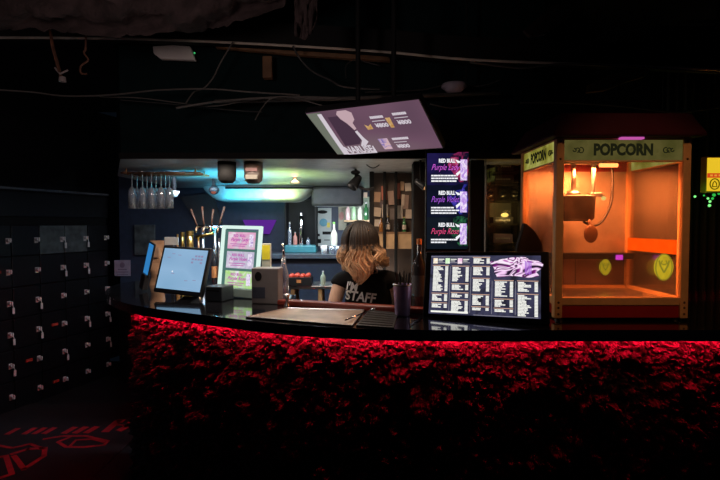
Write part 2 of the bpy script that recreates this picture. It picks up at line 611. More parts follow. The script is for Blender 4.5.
def stone_height(s, z):
    p = Vector((s, 0.0, z * 1.25))
    q = p + 0.030 * noise.noise_vector(p * 8) + 0.010 * noise.noise_vector(p * 32)
    h = 0.0
    for sc, am, off in ((15, 0.030, 0), (31, 0.026, 5), (70, 0.012, 11)):
        g = q * sc + Vector((off, off * 2, off * 3))
        dd, pp = noise.voronoi(g)
        edge = min(1.0, (dd[1] - dd[0]) * 4.5)
        c_ = pp[0]
        r1 = noise.cell(c_ * 7.3 + Vector((off, 1, 2)))
        tx, tz = noise.cell(c_ * 5.1), noise.cell(c_ * 3.7 + Vector((9, 4, 1)))
        tilt = (g.x - c_.x) * tx + (g.z - c_.z) * tz
        h += am * (edge * (0.25 + 1.1 * abs(r1) ** 3) + 0.25 * tilt * edge)
    h += 0.014 * noise.fractal(p * 5, 0.9, 2.1, 3) + 0.004 * noise.noise(p * 150)
    return h - 0.026


sb = MB()
nz = 205
rows = []
arc = 0.0
for i, p in enumerate(stone_c):
    tg = (stone_c[min(i + 1, len(stone_c) - 1)] - stone_c[max(i - 1, 0)]).normalized()
    nrm = Vector((-tg.y, tg.x)) * 1.0
    arc += 0.0052
    row = []
    for j in range(nz + 1):
        z = 1.089 * j / nz
        h = max(-0.035, min(0.045, stone_height(arc, z))) * min(1.0, 0.20 + (1.089 - z) * 6)
        q = p + nrm * h
        row.append(sb.bm.verts.new((q.x, q.y, z)))
    rows.append(row)
for A, B in zip(rows, rows[1:]):
    for j in range(nz):
        sb.bm.faces.new((A[j], B[j], B[j + 1], A[j + 1]))
M_stone = mat('dark_rough_stone', (0.050, 0.047, 0.047), 0.34, vary=0.45, scale=30, bump=0.35, bscale=150)
sb.build('stone_front', M_stone, bar, smooth=False)
lb = MB()
V = []
for i, p in enumerate(led_c):
    tg = (led_c[min(i + 1, len(led_c) - 1)] - led_c[max(i - 1, 0)]).normalized()
    nrm = Vector((-tg.y, tg.x))
    a, b2 = p + nrm * 0.002, p - nrm * 0.002
    V.append([lb.bm.verts.new((a.x, a.y, ZU - 0.014)), lb.bm.verts.new((b2.x, b2.y, ZU - 0.014)),
              lb.bm.verts.new((b2.x, b2.y, ZU - 0.001)), lb.bm.verts.new((a.x, a.y, ZU - 0.001))])
for A, B in zip(V, V[1:]):
    for k in range(4):
        lb.bm.faces.new((A[k], A[(k + 1) % 4], B[(k + 1) % 4], B[k]))
lb.build('light_strip', E_led, bar)['label'] = 'red light strip'
# added black panel hiding the lit wall past the bar's end, and the lower working shelf
MB().prism([(-1.30, 3.20), (-1.28, 3.24), (-2.36, 4.735), (-2.375, 4.70)], 0.86, 'Z').build('lit_wall_blocker', M_black, bar)
ib = MB()
ib.box((-0.04, 2.28, 0.92), (0.60, 0.30, 0.025), rz=-0.32)
ib.build('working_shelf', M_steel, bar)
rl = MB()
for a, b2, zz, ww, hh in (((-0.37, 2.195), (0.29, 1.965), 1.142, 0.050, 0.026),):
    dv = Vector((b2[0] - a[0], b2[1] - a[1], 0))
    rl.box(((a[0] + b2[0]) / 2, (a[1] + b2[1]) / 2, zz), (dv.length, ww, hh), rz=math.atan2(dv.y, dv.x))
    rl.box(((a[0] + b2[0]) / 2 + 0.012, (a[1] + b2[1]) / 2 + 0.034, zz - 0.02), (dv.length, 0.025, 0.05), rz=math.atan2(dv.y, dv.x))
o = rl.build('rear_rail', M_redwood, bar, 0.007)
o['label'] = 'red lacquered wooden rail'
# ---------------------------------------------------------------- things on the bar: tray, mat, spoon
Zc = ZT
def onbar(px, py):
    q = P(px, py, 1.0) - EYE
    return EYE + q * ((Zc - EYE.z) / q.z)


tr = thing('drip_tray', 'wide brushed steel tray let into the bar top before the bartender', 'tray', (0, 0, 0))
corners = [onbar(287, 309), onbar(364, 311), onbar(352, 327), onbar(246, 318)]
MB().prism([(v.x, v.y) for v in corners], 0.004, 'Z', M=Matrix.Translation((0, 0, Zc))).build('tray_plate', mat('worn_steel', (0.46, 0.34, 0.26), 0.40, 0.8, vary=0.4, scale=9, bump=0.06, bscale=30), tr, 0.001)
rb = MB()
for a, b2 in zip(corners, corners[1:] + corners[:1]):
    rb.tube([a + Vector((0, 0, 0.004)), b2 + Vector((0, 0, 0.004))], 0.003, 6)
rb.build('rolled_edge', M_steel, tr)
bmx = thing('bar_mat', 'black ribbed rubber bar mat between the steel tray and the metal tumbler', 'bar mat', (0, 0, 0))
mc = [onbar(369, 311), onbar(398, 314), onbar(394, 329), onbar(356, 326.5)]
MB().prism([(v.x, v.y) for v in mc], 0.006, 'Z', M=Matrix.Translation((0, 0, Zc))).build('rubber_base', M_plastic, bmx, 0.002)
rr = MB()
for k in range(7):
    f = (k + 0.5) / 7
    a, b2 = mc[0].lerp(mc[3], f), mc[1].lerp(mc[2], f)
    rr.tube([a.lerp(b2, 0.05) + Vector((0, 0, 0.007)), a.lerp(b2, 0.95) + Vector((0, 0, 0.007))], 0.0022, 6)
rr.build('ribs', mat('worn_rubber', (0.10, 0.075, 0.07), 0.3), bmx)
sp = thing('bar_spoon', 'thin silver bar spoon lying across the black bar mat', 'spoon', onbar(358, 320) + Vector((0, 0, 0.0135)))
a, b2 = onbar(345, 324) - onbar(358, 320), onbar(372, 312.5) - onbar(358, 320)
MB().tube([a, b2], 0.0028, 8).build('stem', M_chrome, sp, smooth=True)
MB().ball(b2 * 1.12, 0.013, s=(1, 1.5, 0.3)).build('spoon_bowl', M_chrome, sp, smooth=True)
# second silver stirrer at the tumbler's foot
st = tag(MB().tube([onbar(410, 326) + Vector((0, 0, 0.004)), onbar(421, 318.5) + Vector((0, 0, 0.004))], 0.003, 8).build('stirrer', M_chrome),
         'short silver stirrer on the bar top right of the metal tumbler', 'stirrer')

# tumbler with straws
tb = thing('metal_tumbler', 'shiny metal tumbler on the bar, holding black straws', 'tumbler', onbar(402.5, 315.5))
MB().lathe([(0, 0), (0.027, 0), (0.030, 0.004), (0.0385, 0.125), (0.0395, 0.128), (0.0372, 0.127), (0.029, 0.012), (0, 0.01)], n=32).build('cup', mat('steel_violet_reflection', (0.55, 0.42, 0.75), 0.28, 0.35, vary=0.1), tb, smooth=True)  # violet in the cup's colour stands for the purple sign's reflection
MB().lathe([(0.0392, 0.122), (0.0405, 0.125), (0.0400, 0.129), (0.0375, 0.129)], n=32).build('rim', M_steel, tb, smooth=True)
for i in range(9):
    an = i * 2.4
    top = Vector((0.030 * math.cos(an), 0.030 * math.sin(an), 0.165 + 0.028 * random.random()))
    bot = Vector((0.014 * math.cos(an + 0.5), 0.014 * math.sin(an + 0.5), 0.015))
    o = MB().tube([tb.location + bot, tb.location + top], 0.0030, 8).build('straw', M_plastic)
    tag(o, 'black straw standing in the metal tumbler', 'straw', 'black straws in the tumbler')

# bottles behind the tumbler
def bottle(name, label, loc, h, r, mbody, mcap, mlab=None, neck=0.33, group=None):
    t_ = thing(name, label, 'bottle', loc, 0, group)
    MB().lathe([(0, 0), (r * 0.95, 0), (r, 0.006), (r, h * 0.58), (r * 0.85, h * 0.66), (r * neck, h * 0.76), (r * neck, h * 0.93), (0, h * 0.93)], n=20).build('body', mbody, t_, smooth=True)
    MB().lathe([(0, h * 0.92), (r * neck * 1.15, h * 0.92), (r * neck * 1.15, h), (0, h)], n=16).build('cap', mcap, t_)
    if mlab:
        MB().lathe([(r * 1.015, h * 0.18), (r * 1.015, h * 0.48)], n=20).build('paper_label', mlab, t_, smooth=True)
    return t_


M_darkglass = mat('dark_bottle_glass', (0.03, 0.028, 0.03), 0.12, coat=0.5)
M_amber = mat('amber_glass', (0.30, 0.12, 0.03), 0.12, coat=0.5)
M_green = mat('green_glass', (0.04, 0.16, 0.06), 0.12, coat=0.5)
M_orangelab = mat('orange_label', (0.7, 0.25, 0.08), 0.6)
bottle('bottle', 'dark bottle with an orange neck cap on the bar, behind the tumbler', onbar(419, 308), 0.305, 0.030, M_darkglass, M_orangelab, mat('charcoal_label', (0.05, 0.05, 0.055), 0.6))
# ---------------------------------------------------------------- the lit menu monitor on the bar
w_, h_ = 0.475, 0.271
mon = thing('menu_monitor', 'bright drinks menu screen with white columns on the bar', 'monitor',
            M=basis((0.477, 1.854, 1.262), (0.92, -0.39, 0.024), (-0.383, -0.887, 0.26), None))
fr = MB()
fr.box((0.002, 0.012, -0.001), (w_, 0.024, h_))
fr.build('casing', M_plastic, mon, 0.004)
sw, sh = 0.42, 0.236
scx, scz = 0.0, 0.0
MB().box((scx, -0.0012, scz), (sw, 0.0012, sh)).build('screen', emit_noise('menu_screen_dark', [(0.022, 0.022, 0.045), (0.05, 0.05, 0.10), (0.018, 0.018, 0.03)], 1.0, 14), mon)
E_paper = emit('menu_text_white', (0.92, 0.92, 0.86), 1.0)
E_peach = emit('menu_heading_peach', (1.0, 0.62, 0.45), 0.7)
E_grey = emit('menu_text_grey', (0.42, 0.40, 0.48), 0.8)


def uv(u, v):  # screen fractions from top left
    return scx - sw / 2 + u * sw, scz + sh / 2 - v * sh


def bars(b, u0, v0, u1, v1, y=-0.0022):
    x0, z0 = uv(u0, v0)
    x1, z1 = uv(u1, v1)
    b.box(((x0 + x1) / 2, y, (z0 + z1) / 2), (x1 - x0, 0.0004, z0 - z1))


tw, th, tg_ = MB(), MB(), MB()
cols = [(0.02, 0.175, [(0.19, 0.62), (0.67, 0.79), (0.83, 0.90)]),
        (0.205, 0.37, [(0.20, 0.45), (0.50, 0.60), (0.65, 0.73), (0.77, 0.95)]),
        (0.40, 0.56, [(0.05, 0.15), (0.20, 0.34), (0.40, 0.61), (0.67, 0.83), (0.87, 0.93)]),
        (0.60, 0.77, [(0.43, 0.68), (0.73, 0.84), (0.88, 0.94)]),
        (0.80, 0.98, [(0.43, 0.60), (0.64, 0.98)])]
for u0, u1, blocks in cols:
    for v0, v1 in blocks:
        bars(th, u0, v0 - 0.022, u1, v0 - 0.012)
        v = v0
        while v + 0.016 < v1:
            L = random.uniform(0.30, 0.66)
            x = u0 + 0.008
            e = u0 + (u1 - u0) * L
            while x < e:                      # words of small letters
                ww = random.uniform(0.02, 0.06)
                bars(tw, x, v, min(x + ww, e + 0.005), v + 0.0185)
                x += ww + 0.0022
            bars(tw, u1 - 0.032, v, u1 - 0.004, v + 0.0185)
            v += 0.0225
for k in range(3):
    x0 = 0.03 + k * 0.118
    bars(tw, x0 + 0.045, 0.06, x0 + 0.10, 0.075)
    bars(tw, x0 + 0.045, 0.09, x0 + 0.085, 0.10)
    bars(tg_, x0 + 0.04, 0.12, x0 + 0.11, 0.13)
bars(tw, 0.02, 0.945, 0.37, 0.975)
bars(tg_, 0.0, 0.02, 0.56, 0.027)
bars(tg_, 0.42, 0.985, 0.98, 0.992)
for u in (0.19, 0.385, 0.58, 0.785):
    bars(tg_, u, 0.19 if u < 0.5 else 0.42, u + 0.003, 0.96)
tw.build('menu_lettering', E_paper, mon)
th.build('heading_lettering', E_peach, mon)
tg_.build('menu_border', E_grey, mon)
for k, cc in enumerate(((1.0, 0.72, 0.40), (0.55, 0.95, 0.45), (0.95, 0.5, 0.8))):
    x0, z0 = uv(0.045 + k * 0.118, 0.095)
    b_ = MB()
    b_.box((x0, -0.0022, z0), (0.018, 0.0004, 0.022))
    b_.build('menu_picture', emit_noise('menu_picture_%d' % k, [cc, (1, 1, 0.95)], 0.95, 60), mon)
x0, z0 = uv(0.79, 0.20)
nb = []
for k in range(40):
    a = 2 * PI * k / 40
    rr_ = 1 + 0.10 * math.sin(5 * a) + 0.06 * math.sin(9 * a + 1)
    nb.append((0.088 * rr_ * math.copysign(abs(math.cos(a)) ** 0.6, math.cos(a)), 0.037 * rr_ * math.copysign(abs(math.sin(a)) ** 0.6, math.sin(a))))
a_ = MB().prism(nb, 0.0004)
for v in a_.bm.verts:
    v.co += Vector((x0, -0.0026, z0))
a_.build('menu_artwork', emit_noise('menu_artwork_pink', [(0.02, 0.01, 0.03), (0.9, 0.55, 0.9), (1.0, 0.85, 1.0), (0.30, 0.02, 0.28), (0.02, 0.005, 0.03), (0.95, 0.70, 0.95), (1.0, 0.9, 1.0), (0.55, 0.15, 0.5)], 1.0, 15, 1, 1.6, (1, 1, 1.8)), mon)
b_ = MB()
for k in range(5):
    xq, zq = uv(0.86 + 0.012 * k, 0.17 + 0.012 * (k % 2))
    b_.box((xq + 0.004, -0.0032, zq - 0.006), (0.0035, 0.0004, 0.05))
b_.build('menu_emblem', emit('menu_emblem_purple', (0.45, 0.16, 0.75), 0.9), mon)
ft = MB()
bpy.context.view_layer.update()
miv = mon.matrix_world.inverted()
for dx in (-0.12, 0.12):
    a = Vector((dx, 0.022, 0.04))
    g_ = mon.matrix_world @ a
    ft.tube([a, miv @ Vector((g_.x + 0.02, g_.y + 0.06, ZT + 0.006))], 0.006, 8)
ft.build('stand', M_plastic, mon, 0.003)

# fin-shaped ornament
fin_pts = [(516, 262), (517.5, 246), (521.5, 234), (524.5, 223.5), (529, 225.5), (535, 231), (540, 239), (543.5, 248), (545, 262)]
fz = [P(x, y, 2.0) for x, y in fin_pts]
cx_ = sum(v.x for v in fz) / len(fz)
fn = thing('fin_ornament', 'black shark-fin shaped ornament behind the menu screen', 'ornament', (cx_, 2.0, ZT))
sm = catmull([(v.x - cx_, 0, v.z - ZT) for v in fz], 4)
MB().prism([(v.x, v.z) for v in sm] + [(fz[-1].x - cx_, 0.06), (fz[0].x - cx_, 0.06)], 0.03).build('fin', M_black, fn, 0.006)
MB().box((0, 0.015, 0.032), (0.10, 0.06, 0.064)).build('foot', M_plastic, fn, 0.005)
# ---------------------------------------------------------------- popcorn machine
PX0, PX1, PY0, PY1 = 0.739, 1.244, 1.812, 2.215
Z0, Z1 = ZT + 0.012, 1.822
pm = thing('popcorn_machine', 'red roofed popcorn machine glowing orange on the right of the bar', 'popcorn machine', ((PX0 + PX1) / 2, (PY0 + PY1) / 2, ZT))
W, Dp = PX1 - PX0, PY1 - PY0
H = Z1 - ZT
zb = 0.012
for i in (-1, 1):
    for j in (-1, 1):
        MB().lathe([(0, 0), (0.018, 0), (0.015, 0.013), (0, 0.013)], c=(i * (W / 2 - 0.03), j * (Dp / 2 - 0.03), 0), n=14).build('foot', M_plastic, pm)
        p_ = MB()
        p_.box((i * (W / 2 - 0.014), j * (Dp / 2 - 0.014), (zb + H) / 2), (0.030, 0.030, H - zb))
        po = p_.build('corner_post', M_alu, pm, 0.003)
        scr = MB()
        for zz in (zb + 0.016, zb + 0.040, zb + 0.060, H - 0.012, H - 0.078):
            scr.lathe([(0, 0), (0.005, 0), (0.003, 0.003), (0, 0.003)], n=10,
                      M=Matrix.Translation((i * (W / 2 - 0.014), -0.0001 + j * (Dp / 2 + 0.0005), zz)) @ Matrix.Rotation(PI / 2 * -j, 4, 'X'))
        scr.build('screw', M_rust, po)
bs = MB()
bs.box((0, 0, zb + 0.024), (W - 0.058, Dp - 0.012, 0.048))
bs.build('base_panel', M_redpaint, pm, 0.003)
rl = MB()
for j in (-1, 1):
    rl.box((0, j * (Dp / 2 - 0.012), zb + 0.064), (W - 0.056, 0.022, 0.030))
for i in (-1, 1):
    rl.box((i * (W / 2 - 0.012), 0, zb + 0.064), (0.022, Dp - 0.056, 0.030))
rl.build('bottom_rail', M_alu, pm, 0.003)
M_deck = mat('warm_steel_deck', (0.55, 0.5, 0.45), 0.28, 0.9, bump=0.1)
MB().box((0, 0, zb + 0.060), (W - 0.05, Dp - 0.05, 0.012)).build('deck', M_deck, pm)
# roof
hi = [(-W / 2 - 0.030, -Dp / 2 - 0.042), (W / 2 + 0.030, -Dp / 2 - 0.042), (W / 2 + 0.030, Dp / 2 + 0.045), (-W / 2 - 0.030, Dp / 2 + 0.045)]
lo = [(-W / 2 + 0.012, -Dp / 2 - 0.010), (W / 2 - 0.012, -Dp / 2 - 0.010), (W / 2 - 0.012, Dp / 2 - 0.01), (-W / 2 + 0.012, Dp / 2 - 0.01)]
rf = MB()
ring = []
for poly, z in ((hi, H + 0.002), (hi, H + 0.012), (lo, H + 0.092)):
    ring.append([rf.bm.verts.new((x, y, z)) for x, y in poly])
for A, B in zip(ring, ring[1:]):
    for k in range(4):
        rf.bm.faces.new((A[k], A[(k + 1) % 4], B[(k + 1) % 4], B[k]))
rf.bm.faces.new(ring[0][::-1])
rf.bm.faces.new(ring[-1])
rf.build('roof', mat('shaded_red_enamel', (0.042, 0.002, 0.012), 0.7, spec=0.2, vary=0.1), pm, 0.004)  # copy of the red enamel, darkened to keep the roof dim
# headers
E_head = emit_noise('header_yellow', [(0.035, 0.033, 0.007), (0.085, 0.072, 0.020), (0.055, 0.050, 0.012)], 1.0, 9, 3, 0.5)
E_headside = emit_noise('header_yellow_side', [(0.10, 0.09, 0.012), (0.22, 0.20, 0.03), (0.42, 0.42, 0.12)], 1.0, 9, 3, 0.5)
M_ink = emit('dark_green_ink', (0.010, 0.010, 0.004), 1.0)
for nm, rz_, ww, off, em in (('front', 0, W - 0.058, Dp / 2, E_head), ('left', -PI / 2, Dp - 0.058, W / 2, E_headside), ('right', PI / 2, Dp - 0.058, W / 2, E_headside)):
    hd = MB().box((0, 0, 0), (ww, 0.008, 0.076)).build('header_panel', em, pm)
    hd.location = Matrix.Rotation(rz_, 3, 'Z') @ Vector((0, -off + 0.010, H - 0.044))
    hd.rotation_euler = (0, 0, rz_)
    text('lettering', 'POPCORN', M_ink, hd, 0, -0.0055, 0.0, 0.058, ww * 0.50, align='CENTER', bold=0.003)
    sc_ = MB()
    for sgn in (-1, 1):
        for k in range(3):
            rr_ = 0.010 - 0.002 * k
            cx0 = sgn * (ww * 0.385 + 0.012 * k - 0.012)
            pts = [(cx0 + rr_ * math.cos(q / 10 * 2 * PI * 0.8) * sgn, -0.0055, rr_ * math.sin(q / 10 * 2 * PI * 0.8) * (1 if k % 2 else -1)) for q in range(11)]
            sc_.tube(pts, 0.002, 5)
    sc_.build('scroll_ornament', M_ink, hd)
    for e in (-1, 1):
        MB().box((0, -0.001, e * 0.041), (ww, 0.012, 0.006)).build('header_edge', M_alu, hd)
# glass
gz0, gz1 = zb + 0.078, H - 0.084
gl = MB().box((0, -Dp / 2 + 0.013, (gz0 + gz1) / 2), (W - 0.056, 0.004, gz1 - gz0)).build('glass_pane', M_smudged, pm)
for i in (-1, 1):
    MB().box((i * (W / 2 - 0.013), 0, (gz0 + gz1) / 2), (0.004, Dp - 0.056, gz1 - gz0)).build('glass_pane', M_smudged, pm)
# back: steel plate on the left, hinged glass door on the right, mullion between
M_inner = mat('warm_inner_plate', (0.62, 0.50, 0.40), 0.42, 0.5, vary=0.25, scale=8, bump=0.1)
xm = W / 2 - 0.028
zs = zb + 0.225
MB().box((0, Dp / 2 - 0.012, (zs + gz1) / 2), (2 * xm, 0.004, gz1 - zs)).build('back_plate', M_inner, pm)
M_lower = mat('brown_lower_plate', (0.20, 0.13, 0.12), 0.45, 0.3, vary=0.25, scale=8)
for e in (-1, 1):
    MB().box((e * xm / 2, Dp / 2 - 0.012, (zs + gz0) / 2), (xm - 0.004, 0.004, zs - gz0)).build('back_door', M_lower, pm)
MB().box((0, Dp / 2 - 0.014, H - 0.044), (W - 0.056, 0.01, 0.08)).build('back_header', M_redpaint, pm)
tt = MB()
tt.box(((-W / 2 + 0.03 + xm) / 2, Dp / 2 - 0.05, zb + 0.225), (xm + W / 2 - 0.03, 0.07, 0.006))
tt.box(((-W / 2 + 0.03 + xm) / 2, Dp / 2 - 0.084, zb + 0.215), (xm + W / 2 - 0.03, 0.004, 0.026))
tt.build('inner_shelf', M_plastic, pm, 0.001)
# kettle
kx, ky, kz = -0.090, 0.02, 0.438
kt = MB().lathe([(0, -0.055), (0.07, -0.055), (0.082, -0.045), (0.085, 0.04), (0.088, 0.045), (0.085, 0.05), (0, 0.052)], c=(kx, ky, kz), n=28).build('kettle', mat('kettle_steel', (0.13, 0.11, 0.10), 0.42, 0.7, vary=0.3), pm, smooth=True)
sv = MB()
sv.lathe([(0, 0.05), (0.03, 0.05), (0.025, 0.07), (0, 0.075)], c=(kx, ky, kz), n=16)
sv.tube([(kx, ky, kz + 0.06), (kx, ky, H - 0.05)], 0.009, 10)
sv.build('stirrer_shaft', M_steel, kt, smooth=True)
hg = MB()
hg.tube([(kx - 0.055, ky + 0.02, kz + 0.05), (kx - 0.055, ky + 0.02, H - 0.04)], 0.006, 8)
hg.tube([(kx + 0.08, ky + 0.0, kz + 0.04), (kx + 0.085, ky + 0.0, H - 0.04)], 0.010, 10)
hg.box((kx + 0.02, ky, H - 0.06), (0.20, 0.03, 0.02))
hg.box((kx + 0.095, ky, kz + 0.055), (0.05, 0.02, 0.018))
hg.build('hanger', M_steel, pm, 0.002)
dp = MB()
dp.tube([(kx + 0.035, ky - 0.07, kz - 0.05), (kx + 0.032, ky - 0.078, kz - 0.085)], 0.006, 8)
dp.ball((kx + 0.038, ky - 0.08, kz - 0.108), 0.034, s=(0.85, 0.28, 1.1))
dp.build('handle_paddle', mat('bakelite', (0.16, 0.07, 0.03), 0.35), kt, smooth=True)
cb = [(kx + 0.17, ky + 0.02, H - 0.07), (kx + 0.175, ky + 0.02, kz + 0.11), (kx + 0.165, ky + 0.01, kz + 0.02), (kx + 0.125, ky, kz - 0.055), (kx + 0.08, ky - 0.01, kz - 0.075), (kx + 0.035, ky - 0.02, kz - 0.058)]
MB().tube(catmull(cb, 8), 0.0055, 8).build('power_cable', M_plastic, pm, smooth=True)
# lamps inside, and a glowing bar standing for a reflection in the side pane
MB().tube([(kx + 0.055, -0.09, H - 0.088), (kx + 0.125, -0.09, H - 0.088)], 0.008, 10).build('lamp_tube', emit('orange_lamp', (1.0, 0.30, 0.08), 4.0), pm)
wb = MB().box((W / 2 - 0.022, 0.005, 0.280), (0.010, Dp - 0.075, 0.056)).build('orange_reflection', emit_noise('orange_reflection_glow', [(1.0, 0.06, 0.0), (1.0, 0.095, 0.002)], 1.5, 40), pm, 0.003)
wb['label'] = 'glowing orange bar standing for a reflection in the side pane'
lamp('popcorn_lamp', 'AREA', (pm.location.x - 0.05, pm.location.y - 0.05, ZT + H - 0.095), 11.0, (1.0, 0.26, 0.07), 0.25, (pm.location.x - 0.08, pm.location.y + 0.05, ZT), 0.12)
# badges on the glass
M_badge = emit_noise('badge_yellow', [(0.42, 0.29, 0.01), (0.58, 0.42, 0.02)], 1.0, 30)
M_badgeink = emit('badge_ink', (0.22, 0.19, 0.015), 1.0)


def badge(x, y, z, r):
    b = MB().lathe([(0, -0.001), (r * 0.8, -0.001), (r * 0.8, 0.001), (0, 0.001)], n=32, M=Matrix.Translation((x, y, z)) @ Matrix.Diagonal((1, 1, 1.28, 1)) @ Matrix.Rotation(PI / 2, 4, 'X')).build('badge', M_badge, pm)
    k = MB()
    pts = [(x + r * 0.68 * math.cos(q / 24 * 2 * PI), y - 0.002, z + r * 1.28 * 0.85 * math.sin(q / 24 * 2 * PI)) for q in range(25)]
    k.tube(pts, r * 0.05, 5)
    for s in (-1, 1):
        k.tube([(x + s * r * 0.42, y - 0.002, z + r * 0.55), (x + s * r * 0.30, y - 0.002, z + r * 0.1), (x, y - 0.002, z - r * 0.45)], r * 0.07, 5)
        k.tube([(x + s * r * 0.15, y - 0.002, z + r * 0.55), (x + s * r * 0.25, y - 0.002, z + r * 0.3), (x, y - 0.002, z + r * 0.2)], r * 0.05, 5)
    k.build('emblem', M_badgeink, b)


q = P(663, 267, PY0 + 0.012) - pm.location
badge(q.x, -Dp / 2 + 0.008, q.z, 0.046)
q = P(605, 267, PY1 - 0.02) - pm.location
badge(q.x, Dp / 2 - 0.022, q.z, 0.034)
q = P(612, 256, PY1 - 0.03) - pm.location
MB().box((q.x, Dp / 2 - 0.092, q.z - 0.002), (0.030, 0.004, 0.022)).build('pilot_light', emit('magenta_light', (0.85, 0.06, 0.8), 1.0), pm)
q = P(614, 210, 1.9) - pm.location
MB().box((0.02, -Dp / 2 - 0.012, H - 0.003), (0.085, 0.02, 0.007)).build('roof_light', emit('pink_light', (0.60, 0.10, 0.42), 0.9), pm)
q = P(607, 196, 1.95) - pm.location
MB().ball((kx + 0.085, ky - 0.085, kz + 0.036), 0.009).build('indicator', emit('indicator_yellow', (0.9, 0.8, 0.25), 1.0), pm, smooth=True)
# ---------------------------------------------------------------- till, lit stand, box and small things on the left of the bar
def screen_frame(name, label, cat, c, x, n):
    return thing(name, label, cat, M=basis(c, x, n, None))


w_, h_ = 0.30, 0.240
pos = screen_frame('till_screen', 'pale blue touch screen till tilted back on the bar', 'till', (-0.887, 2.382, 1.270), (0.928, -0.371, -0.034), (-0.348, -0.895, 0.279))
MB().box((0, 0.011, 0), (w_, 0.022, h_)).build('casing', M_plastic, pos, 0.004)
MB().box((0, -0.001, 0.004), (w_ - 0.028, 0.0015, h_ - 0.034)).build('screen', emit_noise('till_blue', [(0.20, 0.36, 0.56), (0.27, 0.45, 0.66), (0.22, 0.40, 0.60)], 1.0, 4, 1, 0), pos)
ik = MB()
for r in range(3):
    for k in range(4):
        if random.random() < 0.75:
            ik.box((0.055 + k * 0.018, -0.0022, 0.075 - r * 0.016), (0.013, 0.0005, 0.009))
for x, z in ((-0.07, 0.08), (-0.095, 0.06), (-0.03, 0.075), (-0.05, -0.02), (0.04, -0.05), (0.09, -0.045)):
    ik.box((x, -0.0022, z), (0.02, 0.0005, 0.003))
ik.build('screen_print', emit('till_print', (0.30, 0.27, 0.45), 0.9), pos)
MB().ball((-0.055, -0.002, -0.01), 0.004, s=(1, 0.2, 1)).build('cursor', E_white, pos)
sd = MB()
sd.box((0.0, 0.06, -0.070), (0.10, 0.10, 0.09))
sd.build('stand', M_plastic, pos, 0.006)
# printer box beside the till
pb = thing('receipt_printer', 'low dark box between the till and the lit menu stand', 'printer', onbar(214, 302) + Vector((0, 0.03, 0)), -0.35)
MB().box((0, 0.03, 0.036), (0.095, 0.10, 0.072)).build('housing', mat('dark_slate_plastic', (0.035, 0.045, 0.055), 0.35), pb, 0.006)
MB().box((0, -0.021, 0.052), (0.07, 0.003, 0.006)).build('paper_slot', M_black, pb)

# lit acrylic menu stand
ac = screen_frame('lit_menu_stand', 'glowing white framed menu stand with three pink entries on the bar', 'menu stand', (-0.605, 2.41, 1.312), (0.924, -0.383, -0.019), (-0.378, -0.919, 0.115))
aw, ah = 0.24, 0.36
E_frame = emit('frame_glow', (0.72, 0.92, 0.84), 1.0)
f_ = MB()
f_.box((-aw / 2 + 0.008, 0, 0), (0.016, 0.02, ah))
f_.box((aw / 2 - 0.008, 0, 0), (0.016, 0.02, ah))
f_.box((0, 0, ah / 2 - 0.008), (aw, 0.02, 0.016))
f_.build('glowing_frame', E_frame, ac, 0.003)
f_ = MB()
f_.box((0, 0.004, -ah / 2 + 0.022), (aw, 0.03, 0.044))
f_.build('foot', mat('frosted_acrylic', (0.30, 0.42, 0.40), 0.2), ac, 0.004)
MB().box((0, 0.005, 0.01), (aw - 0.032, 0.006, ah - 0.06)).build('backing', emit('stand_green_glow', (0.075, 0.17, 0.15), 1.0), ac)
E_menu_text = emit('entry_magenta', (0.50, 0.10, 0.42), 1.0)
for k, c2 in enumerate(((0.75, 0.35, 0.55), (0.50, 0.45, 0.62), (0.42, 0.72, 0.22))):
    zc = 0.105 - k * 0.098
    pnl = MB().box((0.0, 0.001, zc), (aw - 0.075, 0.002, 0.085)).build('entry_panel', emit_noise('entry_panel_%d' % k, [(0.60, 0.62, 0.66), c2, (0.82, 0.78, 0.84)], 1.0, 14), ac)
    text('lettering', 'RED BULL', E_menu_text, pnl, -0.012, -0.001, zc + 0.024, 0.018, 0.075, align='CENTER', bold=0.0006)
    text('lettering', ('Purple Lady', 'Purple Violet', 'Purple Rose')[k], E_menu_text, pnl, -0.012, -0.001, zc + 0.004, 0.024, 0.11, shear=0.4, align='CENTER', bold=0.0006)
    b_ = MB()
    for r in range(2):
        b_.box((-0.015, -0.0008, zc - 0.018 - 0.010 * r), (0.10 - 0.02 * r, 0.0006, 0.004))
    b_.build('small_print', E_menu_text, pnl)
    b_ = MB().box((0.060, -0.0008, zc + 0.002), (0.024, 0.0006, 0.060)).build('can_picture', emit_noise('can_picture_%d' % k, [(0.55, 0.35, 0.72), (0.9, 0.85, 0.95), (0.4, 0.25, 0.6)], 1.0, 60), pnl)

# grey box with a dark round sensor
bx = thing('dispenser', 'brownish grey upright box with a dark round sensor on the bar', 'dispenser', onbar(266, 304) + Vector((0, 0.04, 0)), -0.12)
MB().box((0, 0, 0.083), (0.128, 0.085, 0.166)).build('housing', M_grey, bx, 0.005)
MB().lathe([(0, 0), (0.016, 0), (0.016, 0.003), (0, 0.004)], n=24, M=Matrix.Translation((-0.030, -0.043, 0.128)) @ Matrix.Diagonal((1, 1, 1.35, 1)) @ Matrix.Rotation(PI / 2, 4, 'X')).build('sensor', M_black, bx)
MB().box((-0.028, -0.0435, 0.052), (0.060, 0.002, 0.052)).build('dark_sticker', mat('blue_grey_sticker', (0.05, 0.06, 0.09), 0.5), bx)
# small speaker-like tripod to its right
lt = thing('metal_jigger', 'small double ended steel jigger on the bar right of the grey box', 'jigger', onbar(287, 306.5))
MB().lathe([(0, 0), (0.015, 0), (0.014, 0.003), (0.006, 0.024), (0.006, 0.028), (0.016, 0.056), (0.015, 0.056), (0.004, 0.030), (0, 0.030)], n=20).build('cup', M_steel, lt, smooth=True)

